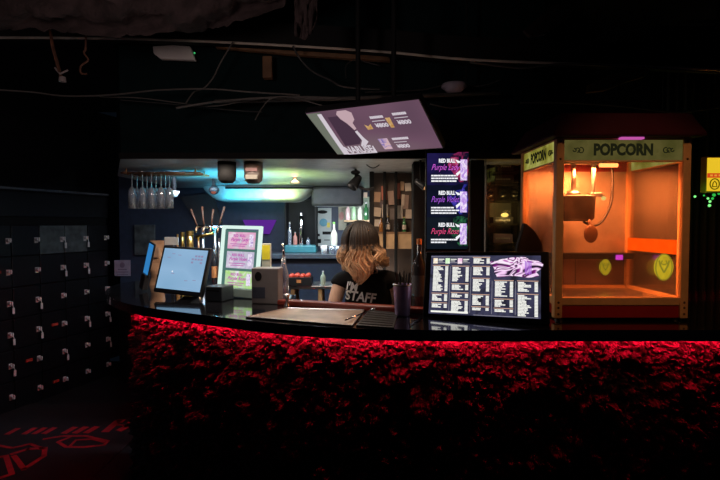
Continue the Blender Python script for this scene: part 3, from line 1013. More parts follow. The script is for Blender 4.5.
# blue phone on a stand, brown paper bag, white card
ph = screen_frame('phone_stand', 'blue screened phone standing upright beside the till', 'phone', P(148.5, 259, 2.62), (0.66, -0.66, -0.20), (-0.75, -0.66, 0.15))
MB().box((0, 0.005, 0), (0.072, 0.010, 0.185)).build('casing', M_plastic, ph, 0.003)
MB().box((0, -0.0006, 0), (0.060, 0.001, 0.168)).build('screen', emit('phone_blue', (0.03, 0.20, 0.50), 1.0), ph)
MB().box((0.0, 0.004, -0.128), (0.05, 0.03, 0.085)).build('stand', M_plastic, ph, 0.003)
bg = thing('paper_bag', 'crumpled brown paper packet behind the till', 'packet', onbar(157, 285))
gb = MB()
gb.grid(lambda u, v: Vector((0.042 * math.cos(2 * PI * u) * (1 + 0.15 * math.sin(9 * v + 5 * u)), 0.022 * math.sin(2 * PI * u) * (1.1 - v * 0.4) + 0.004 * math.sin(14 * v + 9 * u), 0.27 * v)), 24, 12)
gb.build('packet_body', M_cardboard, bg, smooth=False)
MB().box((0, -0.027, 0.20), (0.05, 0.003, 0.06)).build('packet_label', mat('pale_brown_label', (0.55, 0.35, 0.24), 0.7), bg)
wc = tag(MB().box(P(171.5, 241, 3.0), (0.085, 0.006, 0.05)).build('price_card', M_paper), 'small white card standing behind the till', 'card')
wd = thing('card_holder', 'black card holder post behind the till, under the white card', 'holder', (P(171.5, 241, 3.0).x, 3.012, ZT))
MB().box((0, 0, (P(171.5, 241, 3.0).z - ZT) / 2), (0.02, 0.012, P(171.5, 241, 3.0).z - ZT)).build('post', M_plastic, wd)
MB().box((0, 0, 0.005), (0.045, 0.05, 0.01)).build('foot', M_plastic, wd)

# gilded bottles and a beer tower behind the till: on the back work bench of the bar
bench = thing('back_bench', 'dark side bench behind the till carrying bottles', 'bench', (-1.06, 3.55, 0))
MB().box((0, 0, 1.055), (0.94, 0.40, 0.03)).build('bench_top', M_black, bench, 0.004)
MB().box((0, 0.03, 0.52), (0.90, 0.32, 1.04)).build('cabinet', M_black, bench)
BZ = 1.07
def atz(px, D, z=BZ):
    q = P(px, 240, D)
    return Vector((q.x, D, z))


for k, (px, D, top, r, mm, lb_) in enumerate(((177.5, 3.42, 234, 0.016, M_amber, 'slim amber bottle nearest the white card'),
                                             (182.5, 3.47, 232, 0.018, M_gold, 'second gilded bottle right of the white card'),
                                             (190, 3.42, 231, 0.030, M_gold, 'fat bright gold bottle behind the till'),
                                             (198.5, 3.47, 237, 0.018, M_copper, 'coppery bottle between the fat gold bottle and the tap tower'))):
    h = P(px, top, D).z - BZ
    bottle('spirit_bottle', lb_, atz(px, D), h, r, mm, M_gold, None, 0.75 if k in (1, 2) else 0.4, 'gilded bottles on the side bench')
M_taph = mat('brown_copper', (0.12, 0.042, 0.018), 0.6, 0.0)
tw_ = thing('tap_tower', 'copper and steel beer tap tower behind the till and lit menu stand', 'beer tap', atz(209, 3.55))
h = P(209, 227, 3.55).z - BZ
b_ = MB()
b_.tube([(-0.045, 0, 0), (-0.045, 0, h)], 0.013, 12)
b_.tube([(0.045, 0, 0), (0.045, 0, h)], 0.013, 12)
b_.build('column', M_steel, tw_, smooth=True)
MB().tube([(-0.09, 0, h), (0.11, 0, h)], 0.013, 12).build('crossbar', M_chrome, tw_, smooth=True)
for k in range(4):
    x = -0.075 + k * 0.052
    tp = MB()
    tp.tube([(x, 0, h), (x, -0.05, h - 0.005), (x, -0.062, h - 0.04)], 0.008, 8)
    tp_ = tp.build('tap', M_copper, tw_, smooth=True)
    tp = MB()
    tp.tube([(x, -0.03, h + 0.005), (x + 0.012 * (k - 1.5), -0.035, h + 0.06), (x + 0.03 * (k - 1.5), -0.03, h + 0.13 + 0.02 * (k % 2))], [0.006, 0.006, 0.008], 8)
    tp.build('tap_handle', M_taph, tp_, smooth=True)
MB().tube([(-0.09, -0.02, h - 0.075), (0.04, -0.02, h - 0.045)], 0.012, 10).build('gilded_arm', M_gold, tw_, smooth=True)

for k, (px, top, r, mm, lb_) in enumerate(((214, 246, 0.014, M_darkglass, 'small dark bottle just left of the lit menu stand, in back'),
                                         (219, 238, 0.012, M_steel, 'thin steel bottle pourer beside the lit menu stand'))):
    D = 3.40
    bottle('small_bottle', lb_, atz(px, D), P(px, top, D).z - BZ, r * 1.3, mm, M_steel, M_orangelab if k == 0 else None)

# purple-lit screen behind and the yellow carton
pt = MB()
pc = P(259, 226.5, 4.70)
pt.prism([(-0.16, 0.065), (0.17, 0.065), (0.10, -0.075), (-0.10, -0.065)], 0.02, M=Matrix.Translation(pc))
tag(pt.build('purple_sign', emit('purple_glow', (0.10, 0.02, 0.26), 1.0)), 'glowing purple panel on the navy back wall above the lit menu stand', 'sign')
yb = thing('yellow_carton', 'small bright yellow carton standing behind the grey box', 'carton', atz(266.5, 2.50, ZT))
h = P(266.5, 243.5, 2.50).z - ZT
MB().box((0, 0, h / 2), (0.045, 0.03, h)).build('carton_body', mat('white_card', (0.5, 0.5, 0.42), 0.6), yb, 0.002)
MB().box((0, -0.016, h - 0.045), (0.041, 0.002, 0.075)).build('yellow_face', mat('yellow_print', (0.85, 0.72, 0.03), 0.5), yb)
ob = thing('oil_bottle', 'clear glass oil bottle with a thin spout right of the grey box', 'bottle', atz(283.5, 2.30, ZT))
h = P(283.5, 243, 2.30).z - ZT
MB().lathe([(0, 0), (0.022, 0), (0.024, 0.005), (0.024, h * 0.48), (0.011, h * 0.64), (0.009, h * 0.74), (0, h * 0.74)], n=20).build('body', M_flute, ob, smooth=True)
MB().tube([(0, 0, h * 0.7), (0.0, 0, h * 0.85), (-0.004, 0, h)], [0.008, 0.005, 0.003], 8).build('spout', M_chrome, ob, smooth=True)
# ---------------------------------------------------------------- the bartender
person = thing('person', 'person with long dark-rooted blonde hair in a black printed T-shirt bending behind the bar', 'person', (0.045, 2.62, 0), -0.12)


def skin_mesh(name, verts, edges, m, parent, sub=2):
    me = bpy.data.meshes.new(name)
    me.from_pydata([v[:3] for v in verts], edges, [])
    o = bpy.data.objects.new(name, me)
    COL.objects.link(o)
    sk = o.modifiers.new('skin', 'SKIN')
    sk.use_smooth_shade = True
    sk.branch_smoothing = 0.5
    for i, v in enumerate(verts):
        sv_ = me.skin_vertices[0].data[i]
        r = v[3]
        sv_.radius = (r, r) if not isinstance(r, tuple) else r
    me.skin_vertices[0].data[0].use_root = True
    ss = o.modifiers.new('sub', 'SUBSURF')
    ss.levels = ss.render_levels = sub
    bpy.context.view_layer.update()
    dg = bpy.context.evaluated_depsgraph_get()
    bk = bpy.data.meshes.new_from_object(o.evaluated_get(dg))
    bk.name = name
    o.modifiers.clear()
    o.data = bk
    bk.materials.clear()
    bk.materials.append(m)
    for p in bk.polygons:
        p.use_smooth = True
    o.parent = parent
    return o


bv, be = [], []


def chain(start, pts):
    prev = start
    for p in pts:
        bv.append(p)
        if prev is not None:
            be.append((prev, len(bv) - 1))
        prev = len(bv) - 1
    return prev


pel = chain(None, [(0, 0.06, 0.86, (0.15, 0.10))])
chest = chain(pel, [(0, 0.05, 0.97, (0.115, 0.085)), (0, 0.01, 1.10, (0.13, 0.095)), (0, -0.02, 1.18, (0.115, 0.08))])
neck = chain(chest, [(0, -0.045, 1.245, (0.055, 0.05)), (-0.005, -0.08, 1.295, (0.044, 0.044))])
head = chain(neck, [(-0.012, -0.125, 1.345, (0.062, 0.068)), (-0.016, -0.135, 1.395, (0.076, 0.088)), (-0.014, -0.125, 1.44, (0.066, 0.078))])
for s in (-1, 1):
    el = chain(chest, [(s * 0.085, -0.01, 1.20, 0.058), (s * 0.150, -0.01, 1.185, 0.048), (s * 0.180, -0.03, 1.08, 0.040), (s * 0.200, -0.05, 0.985, 0.034)])
    wr = chain(el, [(s * 0.16, -0.16, 0.955, 0.031), (s * 0.115, -0.245, 0.958, 0.022)])
    pa = chain(wr, [(s * 0.10, -0.28, 0.960, (0.030, 0.016)), (s * 0.085, -0.315, 0.958, (0.033, 0.014))])
    for k, L in enumerate((0.9, 1.0, 0.95, 0.75)):
        ox = (k - 1.5) * 0.019
        chain(pa, [(s * 0.082 + ox, -0.345, 0.957, 0.0085), (s * 0.076 + ox * 1.1, -0.345 - 0.028 * L, 0.950, 0.0080), (s * 0.072 + ox * 1.1, -0.345 - 0.048 * L, 0.937, 0.0070)])
    chain(wr, [(s * 0.083, -0.275, 0.958, 0.011), (s * 0.060, -0.300, 0.953, 0.010), (s * 0.048, -0.325, 0.947, 0.0085)])
    chain(pel, [(s * 0.085, 0.06, 0.80, 0.095), (s * 0.09, 0.05, 0.47, 0.060), (s * 0.09, 0.07, 0.30, 0.056), (s * 0.09, 0.08, 0.09, 0.036), (s * 0.095, 0.02, 0.045, (0.038, 0.032)), (s * 0.10, -0.09, 0.032, (0.038, 0.022))])
body = skin_mesh('body', bv, be, M_skin, person)
# face: nose, mouth, eyes on the lowered head
Hc = Vector((-0.016, -0.135, 1.385))
fd = Vector((-0.28, -0.85, -0.45)).normalized()
fx = fd.cross(Vector((0, 0, 1))).normalized()
fu = fx.cross(fd).normalized()
ns = MB()
ns.tube([Hc + fd * 0.080 + fu * 0.012, Hc + fd * 0.094 - fu * 0.012, Hc + fd * 0.098 - fu * 0.028, Hc + fd * 0.08 - fu * 0.034], [0.006, 0.009, 0.013, 0.006], 10)
ns.build('nose', M_skin, person, smooth=True)
for s in (-1, 1):
    MB().ball(Hc + fd * 0.076 + fx * s * 0.030 + fu * 0.012, 0.011).build('eye', M_white, person, smooth=True)
MB().tube([Hc + fd * 0.077 - fu * 0.058 - fx * 0.022, Hc + fd * 0.085 - fu * 0.060, Hc + fd * 0.077 - fu * 0.058 + fx * 0.022], [0.003, 0.007, 0.003], 8).build('mouth', mat('lips', (0.45, 0.14, 0.13), 0.4), person, smooth=True)
# T-shirt and trousers
sv_, se = [], []
bv, be = sv_, se
p0 = chain(None, [(0, 0.06, 0.84, (0.165, 0.118))])
c0 = chain(p0, [(0, 0.05, 0.97, (0.135, 0.105)), (0, 0.01, 1.10, (0.170, 0.114)), (0, -0.02, 1.185, (0.150, 0.098)), (0, -0.04, 1.228, (0.075, 0.066))])
for s in (-1, 1):
    chain(c0 - 1, [(s * 0.085, -0.01, 1.205, 0.072), (s * 0.146, -0.01, 1.190, 0.060), (s * 0.160, -0.015, 1.168, 0.054), (s * 0.165, -0.02, 1.155, 0.052)])
shirt = skin_mesh('tshirt', bv, be, M_shirt, person)
bv, be = [], []
p0 = chain(None, [(0, 0.06, 0.86, (0.156, 0.110))])
for s in (-1, 1):
    chain(p0, [(s * 0.085, 0.06, 0.78, 0.105), (s * 0.09, 0.05, 0.47, 0.075), (s * 0.09, 0.07, 0.30, 0.070), (s * 0.09, 0.08, 0.10, 0.055)])
skin_mesh('trousers', bv, be, M_black, person)
bv, be = [], []
for s in (-1, 1):
    sh_ = MB()
    sh_.ball((s * 0.098, -0.02, 0.036), 0.05, s=(0.95, 2.3, 0.72))
    sh_.build('shoe', M_plastic, person, smooth=True)


# print on the chest, wrapped on to the shirt
def shirt_print(s, x, z, size, width, rz):
    o = text('shirt_print', s, M_print, person, x, -0.40, z, size, width, shear=0.15, align='LEFT', rz=rz, bold=0.0022)
    bpy.context.view_layer.update()
    dg = bpy.context.evaluated_depsgraph_get()
    me = bpy.data.meshes.new_from_object(o.evaluated_get(dg))
    mw = o.matrix_basis.copy()
    bm_ = bmesh.new()
    bm_.from_mesh(me)
    bmesh.ops.triangulate(bm_, faces=bm_.faces)
    bmesh.ops.subdivide_edges(bm_, edges=[e for e in bm_.edges if e.calc_length() > size * 0.12], cuts=2, use_grid_fill=False)
    bm_.transform(mw)
    bmesh.ops.triangulate(bm_, faces=bm_.faces)
    for v in bm_.verts:
        ok, loc, nn, idx = shirt.ray_cast(Vector((v.co.x, -0.6, v.co.z)), Vector((0, 1, 0)))
        if ok:
            v.co = loc + nn * 0.0025
    me2 = bpy.data.meshes.new('shirt_print')
    bm_.to_mesh(me2)
    bm_.free()
    me2.materials.append(M_print)
    nm = o.name
    bpy.data.objects.remove(o)
    o2 = bpy.data.objects.new(nm, me2)
    COL.objects.link(o2)
    o2.parent = person
    return o2


shirt_print("I'M", -0.112, 1.168, 0.062, 0.066, 0.10)
shirt_print("STAFF", -0.118, 1.120, 0.072, 0.170, 0.10)

# hair: long, dark at the crown, blonde lengths falling round the lowered face
mh = bpy.data.materials.new('ombre_hair')
mh.use_nodes = True
nt = mh.node_tree
b = nt.nodes['Principled BSDF']
b.inputs['Roughness'].default_value = 0.6
b.inputs['Specular IOR Level'].default_value = 0.25
tc = nt.nodes.new('ShaderNodeTexCoord')
sx = nt.nodes.new('ShaderNodeSeparateXYZ')
nz_ = nt.nodes.new('ShaderNodeTexNoise')
nz_.inputs['Scale'].default_value = 55
nt.links.new(tc.outputs['Object'], sx.inputs[0])
nt.links.new(tc.outputs['Object'], nz_.inputs['Vector'])
ma = nt.nodes.new('ShaderNodeMath')
ma.operation = 'MULTIPLY_ADD'
ma.inputs[1].default_value = 0.10
nt.links.new(nz_.outputs['Fac'], ma.inputs[0])
nt.links.new(sx.outputs['Z'], ma.inputs[2])
mr = nt.nodes.new('ShaderNodeMapRange')
mr.inputs['From Min'].default_value = 1.17 + 0.05
mr.inputs['From Max'].default_value = 1.50 + 0.05
nt.links.new(ma.outputs[0], mr.inputs['Value'])
cr = nt.nodes.new('ShaderNodeValToRGB')
e = cr.color_ramp.elements
e[0].position, e[0].color = 0.0, (0.72, 0.47, 0.28, 1)
e[1].position, e[1].color = 1.0, (0.006, 0.005, 0.005, 1)
k = e.new(0.45)
k.color = (0.58, 0.34, 0.19, 1)
k = e.new(0.68)
k.color = (0.018, 0.011, 0.009, 1)
nt.links.new(mr.outputs[0], cr.inputs['Fac'])
nt.links.new(cr.outputs['Color'], b.inputs['Base Color'])
hb = MB()
HC = Vector((-0.030, -0.118, 1.405))
rnd = random.Random(3)
for i in range(760):
    az = rnd.uniform(-PI, PI)                      # 0 = towards the guests, + = viewer's right
    face = -0.55
    da = (az - face + PI) % (2 * PI) - PI
    lay = rnd.uniform(0.0, 0.016)
    if abs(da) < 0.14:
        az = face + math.copysign(0.14 + rnd.random() * 0.25, da)
    dr = Vector((math.sin(az), -math.cos(az), 0))
    ax, ay, azr = 0.084 + lay, 0.103 + lay, 0.098 + lay
    pts = []
    th0 = rnd.uniform(0.02, 0.5)
    for q in range(7):
        th_ = th0 + (PI * 0.50 - th0) * q / 6
        pts.append(HC + Vector((dr.x * ax * math.sin(th_), dr.y * ay * math.sin(th_), azr * math.cos(th_))))
    frontness = max(0, math.cos(az))
    if -0.55 < az <= 0.75:
        L = 0.195 - 0.05 * abs(az - 0.25)
    elif az > 0.75:
        L = 0.105
    else:
        L = 0.125
    L += rnd.uniform(-0.022, 0.022)
    fl = 0.060 if az > 0.75 else -0.012
    phs = rnd.uniform(0, 6.28) * 0.25 + az * 3
    last = pts[-1]
    tang = Vector((-dr.y, dr.x, 0))
    for q in range(1, 9):
        f = q / 8
        curl = 0.022 * math.sin(phs + f * 8.5) * min(1, f * 1.6)
        pts.append(last + Vector((0, 0, -L * f)) + dr * (0.030 * min(1, f * 1.6) ** 2 * (3 - 2 * min(1, f * 1.6)) + 0.012 * math.sin(f * 9 + az * 2) * f + fl * f * f * f - 0.030 * f * f) + tang * curl + Vector((0, -0.012 * f, 0)))
    r0 = rnd.uniform(0.0045, 0.0075)
    rs = [r0 * (0.7 + 0.3 * min(1, q / 4)) * (1 if q < 11 else (15.5 - q) / 5) for q in range(len(pts))]
    hb.tube(pts, rs, 5, squash=0.55)
hb.build('hair', mh, person, smooth=True)['label'] = 'dark rooted blonde hair'
# ---------------------------------------------------------------- overhead menu screen
tvM = basis((0.053, 1.886, 1.865), (0.856, -0.517, -0.021), (-0.274, -0.418, -0.866), None)
tv = thing('ceiling_screen', 'mauve advertising screen hung flat under the ceiling above the bar', 'screen', M=tvM)
w_, h_ = 0.495, 0.277
MB().box((0, 0.014, 0), (w_, 0.028, h_)).build('casing', M_plastic, tv, 0.003)
MB().box((0, -0.0008, 0.002), (w_ - 0.012, 0.001, h_ - 0.012)).build('screen', emit_noise('screen_mauve', [(0.10, 0.055, 0.085), (0.145, 0.075, 0.115), (0.175, 0.12, 0.14)], 1.0, 3, 1, 0.2), tv)
E_tw = emit('overhead_text', (0.62, 0.56, 0.62), 1.0)
E_dark = emit('overhead_dark', (0.06, 0.032, 0.055), 1.0)
def flat(name, poly, m, y=-0.002, parent=tv):
    b = MB().prism(poly, 0.0005)
    for v in b.bm.verts:
        v.co.y += y
    return b.build(name, m, parent)


sc2 = w_
def tuv(u, v):
    return (-w_ / 2 + u * w_, h_ / 2 - v * h_)


flat('greenish_corner', [tuv(0.01, 0.03), tuv(0.14, 0.03), tuv(0.08, 0.97), tuv(0.01, 0.97)], emit('overhead_pale', (0.15, 0.165, 0.13), 1.0), -0.0016)
flat('white_band', [tuv(0.105, 0.06), tuv(0.145, 0.06), tuv(0.125, 0.70), tuv(0.13, 0.98), tuv(0.075, 0.98), tuv(0.085, 0.60)], E_tw)
flat('dark_figure', [tuv(0.18, 0.14), tuv(0.28, 0.14), tuv(0.345, 0.42), tuv(0.36, 0.62), tuv(0.30, 0.76), tuv(0.15, 0.78)], E_dark)
E_pk = emit('overhead_pink', (0.52, 0.36, 0.40), 1.0)
flat('pink_figure', [tuv(0.275, 0.10), tuv(0.30, 0.04), tuv(0.38, 0.04), tuv(0.415, 0.10), tuv(0.40, 0.24), tuv(0.365, 0.30), tuv(0.365, 0.42), tuv(0.34, 0.45), tuv(0.315, 0.30), tuv(0.285, 0.20)], E_pk, -0.0026)
flat('white_hand', [tuv(0.335, 0.48), tuv(0.36, 0.46), tuv(0.375, 0.62), tuv(0.395, 0.72), tuv(0.35, 0.80), tuv(0.30, 0.80), tuv(0.345, 0.68)], E_tw, -0.0028)
x_, z_ = tuv(0.125, 0.885)
text('lettering', 'NARUSE', E_tw, tv, x_, -0.003, z_, 0.060, 0.130, bold=0.002)
flat('underline', [tuv(0.12, 0.965), tuv(0.385, 0.965), tuv(0.40, 0.82), tuv(0.41, 0.82), tuv(0.41, 0.985), tuv(0.12, 0.985)], E_tw, -0.0026)
for (u, v, um, uw, rows_) in ((0.54, 0.33, 0.535, 0.10, 0), (0.735, 0.31, 0.72, 0.10, 0), (0.615, 0.80, 0.60, 0.13, 0)):
    b_ = MB()
    x = u
    while x < u + uw:
        ww = 0.012
        x0, z0 = tuv(x, v - 0.095)
        b_.box((x0 + ww * w_ / 2, -0.0022, z0), (ww * w_, 0.0005, 0.013))
        x += ww + 0.0022
    x0, z0 = tuv(u + 0.055, v - 0.02)
    b_.box((x0, -0.0022, z0), (0.055, 0.0005, 0.003))
    b_.build('heading', E_tw, tv)
    x0, z0 = tuv(u + 0.008, v + 0.075)
    text('price', '\u00a5800', E_tw, tv, x0, -0.0024, z0, 0.030, 0.055, bold=0.001)
E_food = emit_noise('overhead_food', [(0.45, 0.22, 0.06), (0.62, 0.42, 0.20)], 1.0, 60)
flat('snack_picture', [tuv(0.455, 0.36), tuv(0.48, 0.40), tuv(0.51, 0.36), tuv(0.51, 0.46), tuv(0.46, 0.47)], E_food, -0.0022)
flat('snack_picture', [tuv(0.66, 0.27), tuv(0.70, 0.27), tuv(0.695, 0.47), tuv(0.665, 0.47)], E_food, -0.0022)
flat('snack_picture', [tuv(0.49, 0.68), tuv(0.575, 0.68), tuv(0.57, 0.92), tuv(0.495, 0.92)], emit_noise('overhead_snack', [(0.12, 0.10, 0.40), (0.62, 0.42, 0.50), (0.55, 0.36, 0.16)], 1.0, 35), -0.0022)
br = MB()
iv = tvM.inverted()
for dx in (-0.08, 0.08):
    a = Vector((dx, 0.027, 0.0))
    top = tvM @ a
    br.tube([a, iv @ Vector((top.x, top.y, 2.70))], 0.010, 8)
br.box((0, 0.034, 0), (0.22, 0.014, 0.12))
br.build('ceiling_bracket', M_black, tv)

# ---------------------------------------------------------------- backlit drinks sign right of the bartender
D = 2.24
s_ = D / FPX
c0 = P(447.5, 199.5, D)
sg = thing('drinks_sign', 'tall backlit sign with three purple drink adverts, left of the dark post', 'sign', c0)
SW, SH = 41 * s_, 97 * s_
MB().box((0, 0.016, 0), (SW + 0.012, 0.03, SH + 0.01)).build('light_box', M_plastic, sg, 0.003)
ad_cols = [[(0.005, 0.005, 0.018), (0.014, 0.010, 0.070), (0.28, 0.02, 0.10), (0.60, 0.10, 0.18)],
           [(0.004, 0.005, 0.014), (0.006, 0.008, 0.022), (0.03, 0.03, 0.30), (0.12, 0.07, 0.50)],
           [(0.004, 0.006, 0.010), (0.008, 0.012, 0.020), (0.015, 0.09, 0.04), (0.06, 0.30, 0.09)]]
E_sign = emit('sign_white', (0.95, 0.95, 1.0), 1.0)
scripts = (('Purple Lady', (0.75, 0.13, 0.80)), ('Purple Violet', (0.48, 0.12, 0.85)), ('Purple Rose', (0.95, 0.08, 0.25)))
for k in range(3):
    zc = SH / 2 - SH * (0.19 + 0.328 * k)
    pnl = MB().box((0, -0.0005, zc), (SW, 0.002, SH * 0.326)).build('advert_panel', emit_noise('advert_%d' % k, ad_cols[k][:2], 1.0, 9, 3, 0.6), sg)
    # coloured burst on the right
    bp_ = [(SW * 0.0, zc + 0.02), (SW * 0.1, zc + 0.065), (SW * 0.25, zc + 0.079), (SW * 0.499, zc + 0.079), (SW * 0.499, zc - 0.06), (SW * 0.30, zc - 0.06), (SW * 0.12, zc - 0.015)]
    flat('colour_burst', bp_, emit_noise('burst_%d' % k, [ad_cols[k][0], ad_cols[k][0], ad_cols[k][2], ad_cols[k][3]], 1.0, 22, 4, 1.5), -0.002, pnl)
    text('lettering', 'RED BULL', E_sign, pnl, -SW * 0.02, -0.003, zc + 0.038, 0.024, SW * 0.40, align='CENTER', bold=0.0010)
    text('lettering', scripts[k][0], emit('script_%d' % k, scripts[k][1], 1.0), pnl, -SW * 0.07, -0.003, zc + 0.008, 0.040, SW * 0.68, shear=0.45, align='CENTER', bold=-0.0004)
    b_ = MB()
    for r in range(3 if k == 0 else 2 + (k == 1)):
        ln = (0.56, 0.62, 0.60)[r] * (1 if k < 2 or r == 0 else 0.55)
        x = -SW * 0.40
        e_ = x + SW * ln
        while x < e_:
            ww = random.uniform(0.006, 0.020)
            b_.box((x + ww / 2, -0.003, zc - 0.030 - 0.0125 * r), (ww, 0.0006, 0.0065))
            x += ww + 0.0015
    b_.build('small_print', E_sign, pnl)
    flat('can_picture', [(SW * 0.30, zc + 0.045), (SW * 0.47, zc + 0.045), (SW * 0.47, zc - 0.052), (SW * 0.31, zc - 0.052)],
         emit_noise('sign_can_%d' % k, [(0.35, 0.12, 0.62), (0.95, 0.85, 1.0), (0.45, 0.22, 0.75), (0.8, 0.7, 0.95)], 1.0, 45, 3, 1, (1, 1, 0.6)), -0.0028, pnl)
    flat('white_splash', [(SW * 0.18, zc + 0.045), (SW * 0.30, zc + 0.036), (SW * 0.33, zc + 0.03), (SW * 0.24, zc + 0.028)], E_sign, -0.0026, pnl)
    flat('white_splash', [(SW * 0.20, zc - 0.020), (SW * 0.31, zc - 0.004), (SW * 0.32, zc - 0.014), (SW * 0.22, zc - 0.034)], E_sign, -0.0026, pnl)
# it stands on a slim black stand on the bar
hgt = c0.z - SH / 2 - ZT
if hgt > 0.005:
    MB().box((0, 0.02, -SH / 2 - hgt / 2 + 0.0), (SW + 0.012, 0.03, hgt)).build('plinth', M_plastic, sg)

# dark posts
def post(name, label, x0, x1, D, depth, z0=0.0, z1=2.70, m=M_black):
    a, b2 = P(x0, 240, D).x, P(x1, 240, D).x
    return tag(MB().box(((a + b2) / 2, D + depth / 2, (z0 + z1) / 2), (b2 - a, depth, z1 - z0)).build(name, m, None, 0.004), label, 'post')


o = post('post', 'black square post between the card panel and the purple drinks sign', 413, 426, 2.48, 0.08, 0, 1.818)
o = post('post', 'dark square post between the purple drinks sign and the shelf', 470, 484, 2.42, 0.10)
o = post('post', 'slim black post at the left edge of the card panel, behind the bartender', 369.5, 374, 2.92, 0.03, 0, 1.818)
o = post('post', 'thin black pole in front of the cards, nearer the bartender', 383, 386, 2.93, 0.02, 0, 1.818)
o = post('post', 'thin black pole in front of the cards, nearer the drinks sign', 394.5, 397.5, 2.93, 0.02, 0, 1.818)
ge = thing('glass_screen', 'upright glass sheet with a pale edge right of the dark post', 'glass screen', (P(485, 240, 2.40).x, 2.40, ZT))
# the sheet stands end-on beside the post
MB().box((0.0, 0.0, 0.54), (0.004, 0.012, 1.08)).build('pale_edge', mat('glass_edge', (0.45, 0.5, 0.5), 0.2), ge)
MB().box((0.085, 0.01, 0.54), (0.165, 0.004, 1.08)).build('sheet', M_glass, ge)

# ---------------------------------------------------------------- card panel right of the bartender
D = 3.0
s_ = D / FPX
x0, x1 = P(374, 240, D).x, P(413, 240, D).x
cpn = tag(MB().box(((x0 + x1) / 2, D + 0.035, 0.909), (x1 - x0, 0.03, 1.818)).build('pin_panel', mat('brown_panel', (0.05, 0.032, 0.024), 0.7, vary=0.3, scale=9)), 'brown pin-up panel of cards right of the bartender', 'panel')
pal = [(0.40, 0.25, 0.16), (0.50, 0.40, 0.32), (0.30, 0.20, 0.16), (0.10, 0.08, 0.09), (0.42, 0.12, 0.08), (0.50, 0.44, 0.40), (0.58, 0.50, 0.42), (0.16, 0.13, 0.12)]
mc_ = [mat('card_%d' % i, c_, 0.7) for i, c_ in enumerate(pal)]
cnames = ['tan', 'cream', 'brown', 'black', 'red', 'grey', 'ivory', 'dark']
spots = [(377, 197, 7, 10, 0), (384, 193, 5, 14, 4), (391, 198, 6, 14, 2), (398, 191, 5, 16, 4), (402, 186, 4, 9, 0), (408, 187, 6, 8, 6), (406, 202, 5, 14, 2),
         (377, 212, 8, 9, 1), (385, 211, 6, 13, 5), (393, 214, 6, 11, 7), (400, 212, 5, 13, 6), (409, 214, 7, 9, 1), (378, 223, 7, 7, 6), (387, 226, 6, 9, 0), (403, 200, 3, 11, 1), (382, 204, 4, 6, 3)]
placew = ['upper left', 'upper', 'top', 'high', 'upper right', 'top right', 'right middle', 'left middle', 'middle', 'central', 'mid right', 'far right', 'lower left', 'lower', 'narrow middle', 'small left']
for i, (px, py, ww, hh, ci) in enumerate(spots):
    b_ = MB().box((0, 0, 0), (ww * s_, 0.004, hh * s_)).build('pinned_card', mc_[ci])
    b_.location = P(px, py, D + 0.017 - 0.006 * (i % 3))
    b_.rotation_euler = (0, random.uniform(-0.12, 0.12), 0)
    tag(b_, cnames[ci] + ' card pinned at the ' + placew[i] + ' of the brown panel', 'card', 'cards on the brown panel')
sb_ = thing('wall_shelf', 'narrow tan wooden shelf box at the foot of the card panel', 'shelf', P(394, 234, D - 0.02))
MB().box((0, 0.0, -0.04), (36 * s_, 0.07, 0.10)).build('shelf_box', M_wood, sb_, 0.003)
MB().box((0, -0.037, 0.008), (36 * s_, 0.006, 0.012)).build('front_lip', M_brownwood, sb_)
for k, (px, hh, mm, nm) in enumerate(((381, 0.085, M_amber, 'amber'), (388, 0.10, M_darkglass, 'black'), (396, 0.09, M_flute, 'clear'), (404, 0.095, M_green, 'green'))):
    q = P(px, 234, D - 0.02)
    bottle('miniature_bottle', nm + ' miniature bottle on the narrow tan shelf', Vector((q.x, D - 0.03, sb_.location.z + 0.0115)), hh, 0.013, mm, M_gold, mc_[6] if k % 2 else None, group='miniatures on the tan shelf')

# clip-on lamps
def clip_lamp(name, label, c, aim, r, L, mh_, tip=None):
    t_ = thing(name, label, 'lamp', c)
    a = Vector(aim).normalized()
    m1 = Matrix.Translation((0, 0, 0)) @ a.to_track_quat('Z', 'Y').to_matrix().to_4x4()
    MB().lathe([(0, -L * 0.5), (r * 0.6, -L * 0.5), (r * 0.75, -L * 0.3), (r, L * 0.4), (r * 0.95, L * 0.5), (r * 0.85, L * 0.42), (0, L * 0.3)], n=20, M=m1).build('lamp_head', mh_, t_, smooth=True)
    if tip:
        MB().lathe([(0, L * 0.36), (r * 0.8, L * 0.44), (r * 0.6, L * 0.5), (0, L * 0.5)], n=16, M=m1).build('lens', tip, t_)
    up = 1.82 - c[2]
    MB().tube([(0, 0, r * 0.5), (0.0, 0.02, up * 0.6), (0, 0.02, up)], 0.006, 8).build('bracket', M_black, t_)
    return t_


cl = clip_lamp('clip_lamp', 'black clip lamp under the metal ceiling left of the card panel', P(355.5, 182, 2.80), (-0.5, -0.4, -0.75), 0.032, 0.085, M_plastic)
MB().ball(P(355.5, 172.5, 2.80) - P(355.5, 182, 2.80), 0.024, s=(1.15, 1, 0.6)).build('lamp_joint', M_plastic, cl, smooth=True)
a0 = P(355.5, 182, 2.80)
MB().tube([P(359, 187, 2.80) - a0, P(367, 190, 2.80) - a0, P(374, 188, 2.80) - a0], 0.008, 8).build('arm', M_plastic, cl, smooth=True)
MB().box(P(365.5, 195, 2.80) - a0, (0.022, 0.02, 0.03)).build('pale_clamp', M_white, cl, 0.003)
cl2 = clip_lamp('clip_lamp', 'clip lamp with a glowing orange mouth left of the drinks sign', P(421, 184, 2.40), (0.65, -0.5, -0.5), 0.020, 0.07, M_plastic, emit('lamp_orange', (0.65, 0.30, 0.12), 1.0))
